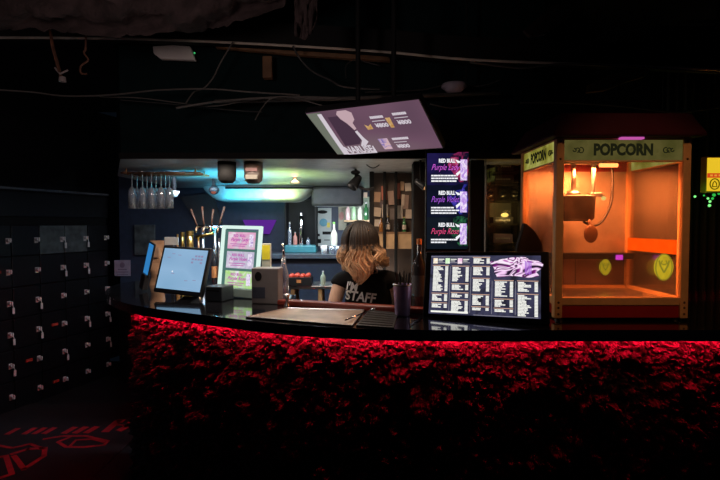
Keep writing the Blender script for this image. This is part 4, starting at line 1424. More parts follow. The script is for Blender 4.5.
lc = tag(MB().tube(catmull([P(363, 157, 2.6), P(366, 164, 2.6), P(373, 168, 2.6), P(380, 164, 2.6), P(383, 157, 2.6)], 6), 0.003, 6).build('cable', M_cable, smooth=True), 'short cable loop hanging under the overhead screen', 'cable')
# ---------------------------------------------------------------- under the canopy
for k, (px, py, rr_, D, lb_, mm) in enumerate(((227, 172.5, 0.047, 2.5, 'black hanging pendant shade left of the pair under the canopy', M_black), (253.5, 173, 0.048, 2.5, 'brown black pendant shade right of the pair under the canopy', mat('brown_shade', (0.025, 0.015, 0.011), 0.5)))):
    t_ = thing('pendant_lamp', lb_, 'lamp', P(px, py, D), 0, 'pendants under the canopy')
    hh = 0.055
    MB().lathe([(0, -hh), (rr_ * 0.6, -hh * 0.98), (rr_ * 0.92, -hh * 0.7), (rr_, -hh * 0.3), (rr_, hh), (0, hh * 1.05)], n=24).build('shade', mm, t_, smooth=True)
    MB().tube([(0, 0, hh), (0, 0, 1.82 - t_.location.z)], 0.006, 8).build('cord', M_black, t_)
    if k == 1:
        MB().box((0, -rr_ * 1.0, -0.025), (0.06, 0.012, 0.022)).build('pale_sticker', mat('grey_sticker', (0.10, 0.095, 0.08), 0.6), t_)
        MB().box((0, -rr_ * 1.0, 0.012), (0.06, 0.012, 0.018)).build('red_sticker', mat('dull_red', (0.05, 0.015, 0.015), 0.6), t_)
# downlight in the metal ceiling
dl = thing('downlight', 'small warm ceiling spotlight in the metal ceiling', 'lamp', (P(295, 175, 3.3).x, 3.3, 1.82))
MB().lathe([(0, 0), (0.012, 0), (0.014, -0.02), (0.034, -0.032), (0.034, -0.036), (0, -0.036)], n=20).build('fitting', M_copper, dl, smooth=True)
MB().lathe([(0, -0.0365), (0.030, -0.0365), (0.028, -0.039), (0, -0.039)], n=20).build('lens', emit('downlight_warm', (1.0, 0.62, 0.32), 1.6), dl)

# soffit band behind: curved metal hood front
hb_ = thing('extractor_hood', 'curved metal hood glowing cyan under the back of the canopy', 'hood')
xa, xb = P(203, 190, 4.0).x, P(312, 190, 4.0).x
n_ = 24
def hood(u, v):
    x = xa + (xb - xa) * u
    e = min(u, 1 - u) * (xb - xa)
    dropz = 0.125 * (1 - (max(0, 0.16 - e) / 0.16) ** 2 * 0.75)
    return Vector((x, 4.02 + 0.10 * math.sin(v * PI / 2), 1.815 - dropz * (1 - math.cos(v * PI / 2)) - (0.0 if v < 1 else 0)))


m_ = MB()
m_.grid(lambda u, v: Vector((hood(u, v).x, 4.00 + 0.05 * v, 1.815 - (1.815 - hood(u, 1.0).z) * math.sin(v * PI / 2))), 40, 10)
m_.grid(lambda u, v: Vector((hood(u, 1.0).x, 4.05 + 0.18 * v, hood(u, 1.0).z)), 40, 2)
m_.build('hood_skin', M_soffit, hb_, smooth=True)
m_ = MB()
m_.box(((xa + xb) / 2 + 0.10, 3.985, 1.800), ((xb - xa) * 0.80, 0.02, 0.018))
m_.build('dark_seam', M_black, hb_)
# plain grey dropped soffit to the right
m_ = MB().box((P(342, 190, 4.1).x - 0.04, 4.16, 1.735), (0.44, 0.18, 0.165))
tag(m_.build('duct', mat('dull_duct', (0.10, 0.10, 0.10), 0.5, 0.3), None, 0.02), 'grey metal duct right of the cyan hood behind the bartender', 'duct')

# glass rack with hanging flutes
rk = thing('glass_rack', 'copper hanging glass rack under the left end of the canopy', 'rack', (P(150, 175, 2.85).x, 2.85, 1.82))
zr = P(150, 174, 2.85).z
rz0 = zr - 1.82
ends = (P(126, 175, 2.85).x - rk.location.x, P(204, 178, 2.85).x - rk.location.x)
for k in range(5):
    yy = -0.06 + 0.04 * k
    MB().tube([(ends[0], yy, rz0), (ends[1], yy, rz0)], 0.0055, 8).build('rail', M_copper, rk, smooth=True)
for x in (ends[0] + 0.03, ends[1] - 0.03):
    b_ = MB()
    b_.box((x, 0.02, rz0), (0.014, 0.20, 0.012))
    for yy in (-0.06, 0.10):
        b_.tube([(x, yy, rz0), (x, yy, 0.02)], 0.005, 8)
    b_.build('hanger', M_copper, rk)
MB().box((ends[1] - 0.10, -0.02, rz0 - 0.008), (0.22, 0.07, 0.010)).build('end_board', M_copper, rk, 0.003)
spots = [(132, 2.82), (137, 2.90), (142.5, 2.82), (147, 2.90), (151.5, 2.82), (156, 2.90), (161, 2.82), (165.5, 2.90), (169.5, 2.82)]
gl0 = None
order = ['leftmost', 'second from the left', 'third from the left', 'fourth from the left', 'middle', 'fourth from the right', 'third from the right', 'second from the right', 'rightmost']
for i, (px, D) in enumerate(spots):
    loc = (P(px, 190, D).x, D, zr + 0.010)
    lab = order[i] + ' of the champagne flutes hanging upside down in the rack'
    if gl0 is None:
        gl0 = thing('champagne_flute', lab, 'glass', loc, 0, 'flutes in the hanging rack')
        MB().lathe([(0, 0), (0.026, 0), (0.026, -0.003), (0.006, -0.008), (0.0035, -0.014)], n=20).build('foot', M_flute, gl0, smooth=True)
        MB().lathe([(0.0035, -0.012), (0.0035, -0.090), (0.006, -0.096)], n=10).build('stem', M_flute, gl0, smooth=True)
        MB().lathe([(0.003, -0.088), (0.012, -0.094), (0.0185, -0.106), (0.0215, -0.126), (0.0218, -0.214), (0.0208, -0.214), (0.0204, -0.127), (0.017, -0.109), (0.010, -0.098), (0, -0.096)], n=20).build('bowl', M_flute, gl0, smooth=True)
    else:
        dup(gl0, loc, lab)
dm = thing('dome_camera', 'small pale dome fitting under the canopy right of the hanging flutes', 'dome', (P(174.5, 192, 3.3).x, 3.3, 1.82))
z_ = P(174.5, 193, 3.3).z - 1.82
MB().lathe([(0, z_ - 0.03), (0.018, z_ - 0.024), (0.030, z_), (0.032, z_ + 0.012), (0, z_ + 0.012)], n=20).build('dome', M_white, dm, smooth=True)
MB().tube([(0, 0, z_), (0, 0, 0)], 0.012, 10).build('stem', M_black, dm)
fs = thing('spot_fitting', 'black ceiling spot fitting with a reddish lens above the tap tower', 'lamp', (P(214, 190, 3.4).x, 3.4, 1.82))
z_ = P(214, 190, 3.4).z - 1.82
MB().tube([(0, 0, 0), (0, 0, z_)], 0.012, 8).build('stem', M_black, fs)
MB().ball((0, 0, z_), 0.034, s=(1.1, 1, 0.95)).build('lamp_head', M_plastic, fs, smooth=True)
MB().ball((0.004, -0.026, z_ - 0.018), 0.014, s=(1.3, 0.6, 0.8)).build('lens', emit('dull_red_lens', (0.30, 0.09, 0.06), 1.0), fs, smooth=True)
gp = MB()
g0 = [P(180, 197, 4.7), P(212, 193, 4.7), P(222, 224, 4.7), P(199, 226, 4.7)]
gp.prism([(v.x, v.z) for v in g0], 0.05, M=Matrix.Translation((0, 4.70, 0)))
tag(gp.build('slanted_board', mat('grey_board', (0.05, 0.05, 0.055), 0.6)), 'slanted dark grey board on the back wall above the tap tower', 'board')

# ---------------------------------------------------------------- back counter with cooler, posters, glasses
BK = 1.235
bc = thing('back_counter', 'dark grey counter along the back wall behind the bartender', 'counter', (-0.15, 4.45, 0))
MB().box((0, 0, BK - 0.02), (1.75, 0.50, 0.04)).build('counter_top', mat('slate_top', (0.08, 0.09, 0.11), 0.35), bc, 0.004)
MB().box((0, 0.04, (BK - 0.04) / 2), (1.70, 0.40, BK - 0.04)).build('cabinet', M_navy, bc)
D = 4.45
s_ = D / FPX
cw = thing('display_cooler', 'open fronted bottle display case with a teal base on the back counter', 'display case', (P(301, 240, D).x, D, BK))
hh = 46 * s_
ww = 30 * s_
b_ = MB()
b_.box((0, 0.14, 0.07 + hh / 2), (ww, 0.01, hh))
b_.box((-ww / 2, 0.05, 0.05 + hh / 2), (0.012, 0.18, hh))
b_.box((ww / 2, 0.05, 0.05 + hh / 2), (0.012, 0.18, hh))
b_.box((0, 0.05, 0.06 + hh), (ww, 0.18, 0.012))
b_.build('case', M_black, cw)
MB().box((0, 0.04, 0.035), (ww + 0.01, 0.22, 0.07)).build('teal_base', M_tealbase, cw, 0.01)
for k, (px, top, r, mm, nm) in enumerate(((289.5, 222, 0.017, M_flute, 'clear bottle leftmost in the display case'), (295, 232, 0.020, mat('pink_bottle', (0.5, 0.22, 0.18), 0.3), 'squat pink bottle in the display case'), (301, 213, 0.020, M_chrome, 'tall bright chrome bottle in the display case'), (308, 238, 0.018, M_flute, 'short clear bottle at the right of the display case'))):
    q = P(px, top, D + 0.03)
    bottle('display_bottle', nm, (q.x, D + 0.04, BK + 0.0705), max(0.07, q.z - BK - 0.07), r, mm, M_steel, None, 0.7 if k == 2 else 0.35, 'bottles in the display case')
D = 4.735
s_ = D / FPX
po = thing('poster', 'white poster with black and blue marks on the back wall left of the bartender', 'poster', P(323, 227, D))
MB().box((0, 0, 0), (17 * s_, 0.004, 38 * s_)).build('sheet', mat('pale_poster', (0.42, 0.47, 0.46), 0.7, vary=0.12, scale=9), po)
b_ = MB()
b_.ball((-0.5 * s_, -0.004, 15 * s_), 5 * s_, s=(1, 0.04, 0.35))
b_.box((4 * s_, -0.004, -6 * s_), (9 * s_, 0.003, 3 * s_))
b_.box((-4.5 * s_, -0.004, -8 * s_), (2.6 * s_, 0.003, 2.5 * s_))
b_.box((-3.8 * s_, -0.004, -14 * s_), (3.6 * s_, 0.003, 4 * s_))
b_.box((4 * s_, -0.004, -13 * s_), (6 * s_, 0.003, 0.8 * s_))
b_.build('black_marks', M_black, po)
MB().ball((0.5 * s_, -0.004, 4.5 * s_), 4 * s_, s=(1, 0.04, 1)).build('blue_mark', mat('blue_print', (0.10, 0.30, 0.40), 0.6), po)
MB().box((5.5 * s_, -0.004, 2 * s_), (3 * s_, 0.003, 5 * s_)).build('yellow_mark', mat('yellow_mark', (0.6, 0.5, 0.08), 0.6), po)
po2 = thing('poster', 'narrow beige picture on the back wall directly left of the head', 'poster', P(342.5, 217, D))
MB().box((0, 0, 0), (8 * s_, 0.004, 26 * s_)).build('sheet', mat('beige_poster', (0.36, 0.34, 0.26), 0.7), po2)
MB().ball((-1 * s_, -0.004, 1 * s_), 3 * s_, s=(0.8, 0.05, 1.4)).build('pink_figure', mat('dusky_pink', (0.45, 0.22, 0.20), 0.7), po2)
D = 4.40
q = P(334, 222, D)
wbm = mat('white_bottle', (0.72, 0.73, 0.62), 0.4)
bottle('white_bottle', 'tall white bottle on the back counter right of the white poster', (q.x, D, BK), q.z - BK, 0.030, wbm, mat('green_cap', (0.2, 0.5, 0.12), 0.4))
for px, lb_, mm, hh in ((324, 'white tumbler on the back counter below the white poster', M_white, 0.075), (332, 'clear tumbler between the white tumbler and the head', M_flute, 0.07), (338, 'clear tumbler nearest the head on the back counter', M_flute, 0.07)):
    q = P(px, 255, 4.27)
    t_ = thing('tumbler', lb_, 'glass', (q.x, 4.27, BK), 0, 'tumblers on the back counter')
    MB().lathe([(0, 0), (0.026, 0), (0.030, hh), (0.028, hh), (0.024, 0.006), (0, 0.006)], n=18).build('cup', mm, t_, smooth=True)
# shelf with bright bottles right of the head
D = 4.5
sh_ = thing('bottle_shelf', 'narrow shelf on the back wall above and right of the head', 'shelf', P(358, 221, D))
MB().box((0, 0.09, 0), (0.26, 0.28, 0.018)).build('board', M_wood, sh_, 0.002)
for k in range(4):
    px = 348 + 6 * k
    q = P(px, 205, D)
    bottle('shelf_bottle', ('pale pink', 'pale green', 'white', 'clear green')[k] + ' bottle on the shelf behind the head', (q.x, D - 0.01, sh_.location.z + 0.0095), 0.15 + 0.015 * (k % 2), 0.022,
           (mat('pale_pink_bottle', (0.6, 0.42, 0.42), 0.3), mat('pale_green_bottle', (0.35, 0.55, 0.32), 0.3), wbm, M_green)[k], M_white, None, 0.4, 'bottles on the shelf behind the head')
b_ = tag(MB().box(P(357, 210, 4.735), (0.30, 0.004, 0.26)).build('glow_panel', mat('pale_green_board', (0.45, 0.55, 0.42), 0.6)), 'pale green board on the back wall behind the shelf bottles', 'board')

# working table with black crate and fruit, left of the bartender
D = 3.35
tz = P(305, 285, D).z
wt = thing('work_table', 'small table with pale wooden legs left of the bartender', 'table', (P(312, 285, D).x, D + 0.08, 0))
tl = 0.44
MB().box((0, 0, tz - 0.012), (tl, 0.26, 0.024)).build('table_top', M_steel, wt, 0.003)
for i in (-1, 1):
    for j in (-1, 1):
        MB().box((i * (tl / 2 - 0.09 if i < 0 else tl / 2 - 0.16), j * 0.11, (tz - 0.024) / 2), (0.028, 0.028, tz - 0.024)).build('leg', M_wood, wt, 0.003)
MB().box((0, 0, 0.50), (tl - 0.06, 0.22, 0.02)).build('lower_shelf', M_wood, wt)
ck = thing('crate', 'low black crate of red fruit on the small table', 'crate', (P(300, 285, D).x, D, tz))
b_ = MB()
cw_, cd_, ch_ = 0.165, 0.12, 0.060
b_.box((0, 0, 0.004), (cw_, cd_, 0.008))
for i in (-1, 1):
    b_.box((i * cw_ / 2, 0, ch_ / 2), (0.008, cd_, ch_))
    b_.box((0, i * cd_ / 2, ch_ / 2), (cw_, 0.008, ch_))
b_.build('crate_body', M_plastic, ck, 0.002)
MB().box((0, -cd_ / 2 - 0.005, ch_ * 0.55), (0.03, 0.003, 0.02)).build('crate_label', M_orangelab, ck)
fr0 = None
fl_ = ['front left corner', 'front, second from the left', 'front, third from the left', 'front right corner', 'back left corner', 'back, second from the left', 'back, third from the left', 'back right corner']
for i in range(8):
    loc = ck.location + Vector((-0.057 + 0.038 * (i % 4), -0.03 + 0.055 * (i // 4), 0.063 + 0.004 * (i % 2)))
    lab = 'red fruit heaped in the black crate at the ' + fl_[i]
    if fr0 is None:
        fr0 = thing('fruit', lab, 'fruit', loc, 0, 'fruit in the black crate')
        MB().lathe([(0, -0.019), (0.010, -0.018), (0.019, -0.004), (0.018, 0.009), (0.008, 0.017), (0, 0.014)], n=16).build('flesh', M_fruit, fr0, smooth=True)
        MB().tube([(0, 0, 0.012), (0.002, 0, 0.024)], 0.0016, 6).build('stalk', M_green, fr0)
    else:
        dup(fr0, loc, lab)
bottle('sauce_bottle', 'small pale bottle on the table beside the bartender\u2019s arm', (P(323, 285, D - 0.0).x, D, tz), 0.10, 0.018, mat('pale_sauce', (0.35, 0.40, 0.30), 0.4), M_white)

# ---------------------------------------------------------------- shelf between the dark post and the popcorn machine
D = 2.62
s_ = D / FPX
x0, x1 = P(486, 240, D).x, P(522, 240, D).x
su = thing('shelf_unit', 'dark shelf rack between the glass sheet and the popcorn machine', 'shelf rack', ((x0 + x1) / 2, D, 0))
ww = x1 - x0
MB().box((0, 0.15, 1.0), (ww, 0.015, 2.0)).build('back_board', mat('grey_back_board', (0.09, 0.10, 0.09), 0.5), su)
for i in (-1, 1):
    MB().box((i * (ww / 2 - 0.008), 0.07, 1.0), (0.016, 0.16, 2.0)).build('upright', M_black, su)
levels = [P(500, y, D).z for y in (243, 223.5, 200, 183, 171)]
for z in levels + [0.6, 0.12]:
    MB().box((0, 0.07, z - 0.005), (ww - 0.03, 0.15, 0.010)).build('shelf_board', M_black, su)
items = [(503, 2, 0.105, 0.050, 'purple box', mat('mauve_box', (0.16, 0.10, 0.17), 0.5), 0), (503, 1, 0.11, 0.035, 'black box', M_plastic, 1), (503, 3, 0.11, 0.040, 'black box', M_plastic, 1), (505, 4, 0.085, 0.055, 'black sign', M_plastic, 2)]
M_mut = mat('faded_white_print', (0.35, 0.35, 0.36), 0.7)
for k, (px, lv, bw, bh, nm, mm, kind) in enumerate(items):
    z = levels[{0: 0, 1: 1, 2: 3, 3: 4}[k]]
    lb_ = ('flat mauve box on the lowest visible shelf of the rack', 'black box with faint lettering on the shelf above the mauve box', 'black box with faint lettering below the script sign on the rack', 'small black sign with white script at the top of the rack')[k]
    t_ = thing(('storage_box', 'storage_box', 'storage_box', 'script_sign')[k], lb_, 'sign' if k == 3 else 'box', (P(px, 240, D).x, D + 0.04, z + 0.0005))
    MB().box((0, 0, bh / 2), (bw, 0.08, bh)).build('carton', mm, t_, 0.002)
    b_ = MB()
    if kind == 2:
        pts = [(-0.03 + 0.06 * q / 24, -0.042, bh / 2 + 0.010 * math.sin(q * 1.4)) for q in range(25)]
        b_.tube(pts, 0.0018, 5)
    else:
        x = -bw * 0.36
        while x < bw * 0.36:
            b_.box((x, -0.042, bh / 2), (0.006, 0.002, 0.008))
            x += 0.009
    b_.build('print', M_mut, t_)
lamp('rack_fill_light', 'AREA', (su.location.x, 2.60, 1.86), 0.9, (0.9, 0.85, 0.9), 0.12, (su.location.x, 2.68, 1.4), 0.03)  # fill lamp added inside the rack so its contents show
rl0 = None
for k, (px, py, lb_) in enumerate(((490, 195, 'black globe lamp at the left end of the lamp shelf'), (503, 195, 'black globe lamp in the middle of the lamp shelf'), (515.5, 196, 'black globe lamp at the right end of the lamp shelf'))):
    loc = (P(px, 240, D - 0.02).x, D + 0.005, levels[2] + 0.0005)
    if rl0 is None:
        rl0 = thing('globe_lamp', lb_, 'lamp', loc, 0, 'globe lamps on the rack')
        MB().ball((0, 0, 0.034), 0.023).build('globe', M_gloss, rl0, smooth=True)
        MB().lathe([(0, 0), (0.015, 0), (0.012, 0.012), (0, 0.014)], n=16).build('base', M_plastic, rl0)
    else:
        dup(rl0, loc, lb_)
gw = thing('night_light', 'small glowing yellow lamp on the rack under the globe lamps', 'lamp', (P(505, 240, D).x, D + 0.01, levels[1] + 0.0005))
MB().lathe([(0, 0), (0.014, 0), (0.010, 0.02), (0, 0.022)], n=14).build('base', M_plastic, gw)
MB().ball((0, 0, 0.046), 0.014, s=(1.5, 1, 0.8)).build('bulb', emit('yellow_bulb', (1.0, 0.62, 0.12), 1.6), gw, smooth=True)
lamp('night_light_glow', 'POINT', (gw.location.x, gw.location.y - 0.05, gw.location.z + 0.055), 0.5, (1.0, 0.6, 0.15), 0.02)

# ---------------------------------------------------------------- right: curtain, yellow sign, green lights
cu = MB()
cx0, cx1 = 1.80, 3.2
cu.grid(lambda u, v: Vector((cx0 + (cx1 - cx0) * u, 2.88 + 0.018 * math.sin(u * 190) + 0.008 * math.sin(u * 47), 0.02 + 2.6 * v)), 380, 6)
o = tag(cu.build('curtain', mat('black_curtain', (0.022, 0.022, 0.022), 0.75), smooth=True), 'black pleated curtain behind the popcorn machine on the right', 'curtain')
so = o.modifiers.new('thickness', 'SOLIDIFY')
so.thickness = 0.003
D = 2.6
s_ = D / FPX
ys = thing('yellow_sign', 'yellow lit sign with a red band right of the popcorn machine', 'sign', P(722, 174.5, D))
MB().box((0, 0.02, 0), (33 * s_, 0.04, 36 * s_)).build('light_box', mat('sign_rim', (0.45, 0.22, 0.03), 0.5), ys, 0.004)
MB().box((0, -0.001, 0), (30 * s_, 0.003, 33 * s_)).build('yellow_face', emit('sign_yellow', (0.80, 0.52, 0.02), 1.0), ys)
MB().box((0, -0.003, -1.0 * s_), (30 * s_, 0.002, 4.5 * s_)).build('red_band', emit('sign_red', (0.62, 0.06, 0.01), 1.0), ys)
b_ = MB()
for k in range(6):
    b_.box((-11 * s_ + 4.2 * k * s_, -0.0045, -1.0 * s_), (2.6 * s_, 0.001, 1.8 * s_))
b_.build('band_print', emit('sign_orange', (0.75, 0.30, 0.03), 1.0), ys)
b_ = MB()
em_ = [( -7.5 + 4.6 * math.cos(q / 30 * 2 * PI), -9.5 + 5.2 * math.sin(q / 30 * 2 * PI)) for q in range(31)]
b_.tube([(x * s_, -0.003, z * s_) for x, z in em_], 0.6 * s_, 6)
b_.tube([((-7.5 + x) * s_, -0.003, (-9.5 + z) * s_) for x, z in ((-2.2, -2.6), (-1.6, 1.0), (0, 3.0), (1.6, 1.0), (2.2, -2.6), (-2.2, -2.6))], 0.55 * s_, 6)
b_.build('bell_emblem', emit('sign_dark', (0.10, 0.07, 0.0), 1.0), ys)
MB().tube([(0, 0.06, 18 * s_), (0, 0.06, 2.70 - ys.location.z)], 0.008, 8).build('hanging_rod', M_black, ys)
MB().box((0, 0.045, 0.12), (0.02, 0.03, 0.32)).build('rod_clamp', M_black, ys)
gw_ = [P(696, 196, 2.72), P(703, 194, 2.70), P(709, 198, 2.70), P(714, 193, 2.70), P(724, 192, 2.70)]
gs = thing('green_string_lights', 'string of green lights under the yellow sign', 'string lights', gw_[0])
MB().tube([p - gw_[0] for p in catmull(gw_, 6)], 0.0025, 6).build('wire', M_cable, gs)
E_grn = emit('green_bulb', (0.25, 1.0, 0.25), 1.0)
E_grn2 = emit('green_glow', (0.03, 0.45, 0.06), 1.0)
for px, py, r, m2 in ((695, 196.5, 1.2, E_grn), (708, 198.5, 1.2, E_grn), (710, 201.5, 1.3, E_grn), (709.5, 205.5, 1.5, E_grn), (704, 195.5, 0.9, E_grn2), (714, 195, 1.6, E_grn2), (719, 193.5, 1.4, E_grn2), (712.5, 198.5, 1.3, E_grn2)):
    MB().ball(P(px, py, 2.69) - gw_[0], r * 2.69 / FPX, 10, 8).build('bulb', m2, gs, smooth=True)
lamp('green_lights_glow', 'POINT', P(706, 190, 2.6), 0.10, (0.1, 1.0, 0.15), 0.05)
# ---------------------------------------------------------------- overhead: drapes, beam, cables
def cloth(name, label, poly_lo, poly_hi, D0, D1, amp, m):
    lo_ = catmull([P(x, y, D0) for x, y in poly_lo], 10)
    hi_ = catmull([P(x, y, D1) for x, y in poly_hi], 10)
    n = min(len(lo_), len(hi_)) - 1

    def f(u, v):
        i = min(n, int(round(u * n)))
        a, b_ = lo_[i], hi_[i]
        p = a.lerp(b_, v)
        d = amp * (noise.noise(Vector((u * 5, v * 5, 2))) + 0.5 * noise.noise(Vector((u * 10, v * 14, 7))))
        e = 0.25 * amp * noise.noise(Vector((u * 30, v, 4)))
        return p + Vector((0, d, (d * 0.9 + e) * (0.5 + v)))
    b = MB()
    b.grid(f, n, 14)
    o_ = tag(b.build(name, m, smooth=True), label, 'cloth')
    so_ = o_.modifiers.new('thickness', 'SOLIDIFY')
    so_.thickness = 0.004
    return o_


cloth('ceiling_drape', 'long dusty brown cloth bundle sagging under the ceiling at top left',
      [(-40, 30), (30, 29), (70, 33), (115, 37), (160, 33), (205, 30), (238, 22), (285, 6)], [(-40, -60), (30, -60), (70, -62), (115, -60), (160, -62), (205, -60), (240, -60), (300, -60)], 1.75, 1.45, 0.11, M_cloth)
cloth('hanging_rag', 'small torn rag hanging from the ceiling above the overhead screen',
      [(296, 36), (300, 38), (305, 40), (310, 35), (314, 28), (317, 20)], [(292, -30), (300, -32), (305, -30), (310, -32), (314, -30), (320, -30)], 1.7, 1.7, 0.03, M_cloth)
rust = thing('rusty_strap', 'rusty metal strap hanging from the ceiling at far left', 'strap', P(60, 82, 1.95))
o0 = rust.location
MB().tube([Vector((P(49, 10, 1.95).x, 1.95, 2.70)) - o0, P(49, 10, 1.95) - o0, P(50, 30, 1.95) - o0, P(53, 48, 1.95) - o0, P(58, 66, 1.95) - o0, P(62, 80, 1.95) - o0], [0.010, 0.010, 0.010, 0.012, 0.013, 0.012], 8, squash=0.3).build('strap', M_rust, rust)
b_ = MB()
b_.tube([P(55, 68, 1.95) - o0, P(60, 74, 1.94) - o0, P(68, 70, 1.95) - o0], 0.004, 6)
b_.lathe([(0, 0), (0.014, 0), (0.012, 0.02), (0, 0.022)], n=12, c=P(62.5, 82, 1.95) - o0)
b_.build('end_fitting', mat('grey_fitting', (0.25, 0.22, 0.22), 0.5), rust)
hk = thing('wire_hook', 'thin twisted wire hook right of the rusty strap', 'hook', P(84, 70, 2.0))
o0 = hk.location
MB().tube(catmull([Vector((P(86, 38, 2.0).x, 2.0, 2.70)) - o0, P(86, 38, 2.0) - o0, P(84, 52, 2.0) - o0, P(88, 60, 2.0) - o0, P(81, 66, 2.0) - o0, P(81, 73, 2.0) - o0, P(87, 74, 2.0) - o0], 6), 0.004, 6).build('wire', M_rust, hk)
# ceiling rail: long pale edge strip with brown face
bl = [P(-30, 38, 2.15), P(120, 39, 2.15), P(240, 43.5, 2.15), P(380, 52, 2.15), P(470, 60, 2.12), P(620, 66, 2.08), P(760, 72, 2.05)]
bl = catmull(bl, 6)
rail = thing('ceiling_rail', 'long pale edged wooden rail across the ceiling above the bar', 'rail', bl[0])
m_ = MB()
V = []
for p in bl:
    q = p - bl[0]
    V.append([m_.bm.verts.new(q + Vector((0, 0, 0))), m_.bm.verts.new(q + Vector((0, 0.05, 0.0))), m_.bm.verts.new(q + Vector((0, 0.05, 0.10))), m_.bm.verts.new(q + Vector((0, 0.0, 0.10)))])
for A, B in zip(V, V[1:]):
    for k in range(4):
        m_.bm.faces.new((A[k], A[(k + 1) % 4], B[(k + 1) % 4], B[k]))
m_.bm.faces.new(V[0][::-1])
m_.bm.faces.new(V[-1])
m_.build('wooden_face', M_black, rail)
MB().tube([p - bl[0] + Vector((0, -0.004, 0.0)) for p in bl], 0.0055, 6).build('pale_edge', mat('pale_edge_paint', (0.50, 0.46, 0.40), 0.5), rail)
brd = thing('plank', 'yellow brown plank on edge under the ceiling rail, left of the overhead screen', 'plank', P(310, 52, 2.22))
o0 = brd.location
m_ = MB()
pl_ = [P(215, 41, 2.22), P(240, 44, 2.22), P(360, 52, 2.22), P(390, 56, 2.22), P(390, 61, 2.22), P(300, 55, 2.22), P(215, 47, 2.22)]
m_.prism([(v.x - o0.x, v.z - o0.z) for v in pl_], 0.03)
m_.build('board', M_brownwood, brd, 0.002)
stb = tag(MB().box(P(268, 68, 2.26), (0.045, 0.04, 0.10)).build('wooden_stub', M_brownwood, None, 0.004), 'short brown wooden stub under the ceiling left of the overhead screen', 'stub')
el = thing('emergency_light', 'pale flat oblong ceiling light above the lockers', 'light', P(174, 52, 2.25))
o0 = el.location
pl_ = [P(152, 46, 2.25), P(172, 44.5, 2.25), P(190, 46, 2.25), P(195.5, 60, 2.25), P(160, 58.5, 2.25), P(153, 53, 2.25)]
MB().prism([(v.x - o0.x, v.z - o0.z) for v in pl_], 0.03).build('diffuser', M_white, el, 0.006)
MB().box((0.01, 0.02, (2.70 - o0.z) / 2), (0.10, 0.02, 2.70 - o0.z)).build('bracket', M_black, el)
MB().ball(P(194.5, 53, 2.24) - o0, 0.004).build('pilot_light', emit('pilot_green', (0.05, 0.5, 0.15), 1.0), el)
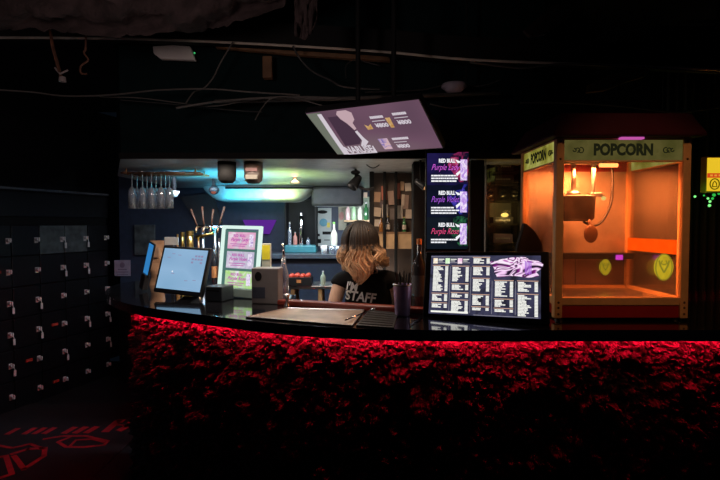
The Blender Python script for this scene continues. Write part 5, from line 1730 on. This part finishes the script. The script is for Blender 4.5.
# cables
cable_runs = [
    ('long sagging black cable nearest the top, across the left ceiling', [(-20, 89), (30, 92), (65, 96), (110, 95), (160, 90), (210, 89), (250, 92), (300, 95)], 2.12, 0.004, M_pale_cable),
    ('thin cable drooping below the long sagging one', [(100, 97), (140, 98), (180, 103), (215, 106), (260, 98), (300, 96)], 2.16, 0.0028, M_pale_cable),
    ('cable rising steeply to the ceiling rail beside the pale light', [(186, 103), (194, 92), (204, 88), (213, 78), (221, 62), (233, 42)], 2.14, 0.0035, M_pale_cable),
    ('low pale conduit left of the overhead screen', [(176, 108), (200, 104), (222, 101), (260, 98), (300, 97), (340, 98)], 2.10, 0.005, M_pale_cable),
    ('cable falling from the plank toward the overhead screen', [(293, 46), (299, 57), (312, 71), (330, 80), (345, 87), (380, 89)], 2.08, 0.0045, M_cable),
    ('looped thin cable above the overhead screen', [(346, 78), (346, 66), (354, 60), (366, 62), (380, 66)], 2.18, 0.003, M_cable),
    ('thin wire with a dangling end left of the overhead screen', [(255, 120), (262, 108), (272, 98), (290, 97), (310, 102), (330, 108)], 2.05, 0.0028, M_pale_cable),
    ('thin wire crossing the dark bulkhead left of the overhead screen', [(120, 100), (170, 104), (230, 110), (262, 112)], 2.2, 0.0025, M_cable),
    ('black cable running right above the popcorn machine', [(470, 62), (520, 68), (560, 64), (620, 66), (680, 70), (740, 74)], 2.0, 0.004, M_pale_cable),
    ('cable above the red popcorn roof', [(520, 103), (570, 103), (620, 106), (680, 112), (740, 104)], 2.3, 0.004, M_pale_cable),
    ('upper cable between overhead screen and dark post', [(430, 104), (450, 108), (470, 106), (500, 104)], 2.3, 0.0035, M_pale_cable),
    ('lower cable between overhead screen and dark post', [(432, 112), (450, 118), (470, 122), (482, 124)], 2.35, 0.003, M_pale_cable),
    ('straight cable above the overhead screen on the ceiling', [(365, 92), (420, 90), (450, 84), (480, 86), (500, 80)], 2.25, 0.003, M_cable),
]
for lb_, pts, D, r, m2 in cable_runs:
    tag(MB().tube(catmull([P(x, y, D + 0.02 * math.sin(i)) for i, (x, y) in enumerate(pts)], 8), r, 6).build('cable', m2, smooth=True), lb_, 'cable', 'cables under the ceiling')
pp = tag(MB().tube([P(215, 101.5, 2.2), P(330, 99, 2.2), P(500, 93, 2.2)], 0.009, 10).build('pipe', M_pale_cable, smooth=True), 'thin grey pipe under the ceiling behind the overhead screen', 'pipe')
cf = thing('ceiling_fitting', 'small lilac white fitting under the ceiling right of the overhead screen', 'fitting', P(454, 87, 2.2))
MB().lathe([(0, -0.028), (0.030, -0.024), (0.058, 0.0), (0.055, 0.012), (0, 0.014)], n=24).build('cover', mat('lilac_plastic', (0.30, 0.28, 0.36), 0.5), cf, smooth=True)
MB().tube([(0.045, 0, 0.0), (0.055, 0, 0.05), (0.055, 0, 0.42)], 0.005, 6).build('hanger', M_black, cf)
bd = MB()
bpz = [P(590, 84, 2.1), P(612, 74, 2.1), P(640, 68, 2.1), P(652, 66, 2.1), P(646, 76, 2.1), P(626, 82, 2.1), P(606, 90, 2.1), P(588, 92, 2.1)]
o0 = bpz[0]
bd.prism([(v.x - o0.x, v.z - o0.z) for v in bpz], 0.03, M=Matrix.Translation(o0))
tag(bd.build('torn_board', M_brownwood), 'torn brown board fragment under the ceiling above the popcorn machine', 'board')
bd = MB()
bpz = [P(524, 30, 1.9), P(552, 6, 1.9), P(590, -8, 1.9), P(570, 16, 1.9), P(545, 34, 1.9), P(530, 36, 1.9)]
o0 = bpz[0]
bd.prism([(v.x - o0.x, v.z - o0.z) for v in bpz], 0.02, M=Matrix.Translation(o0))
tag(bd.build('torn_board', M_cloth), 'torn dark strip hanging from the ceiling above the dark post', 'board')
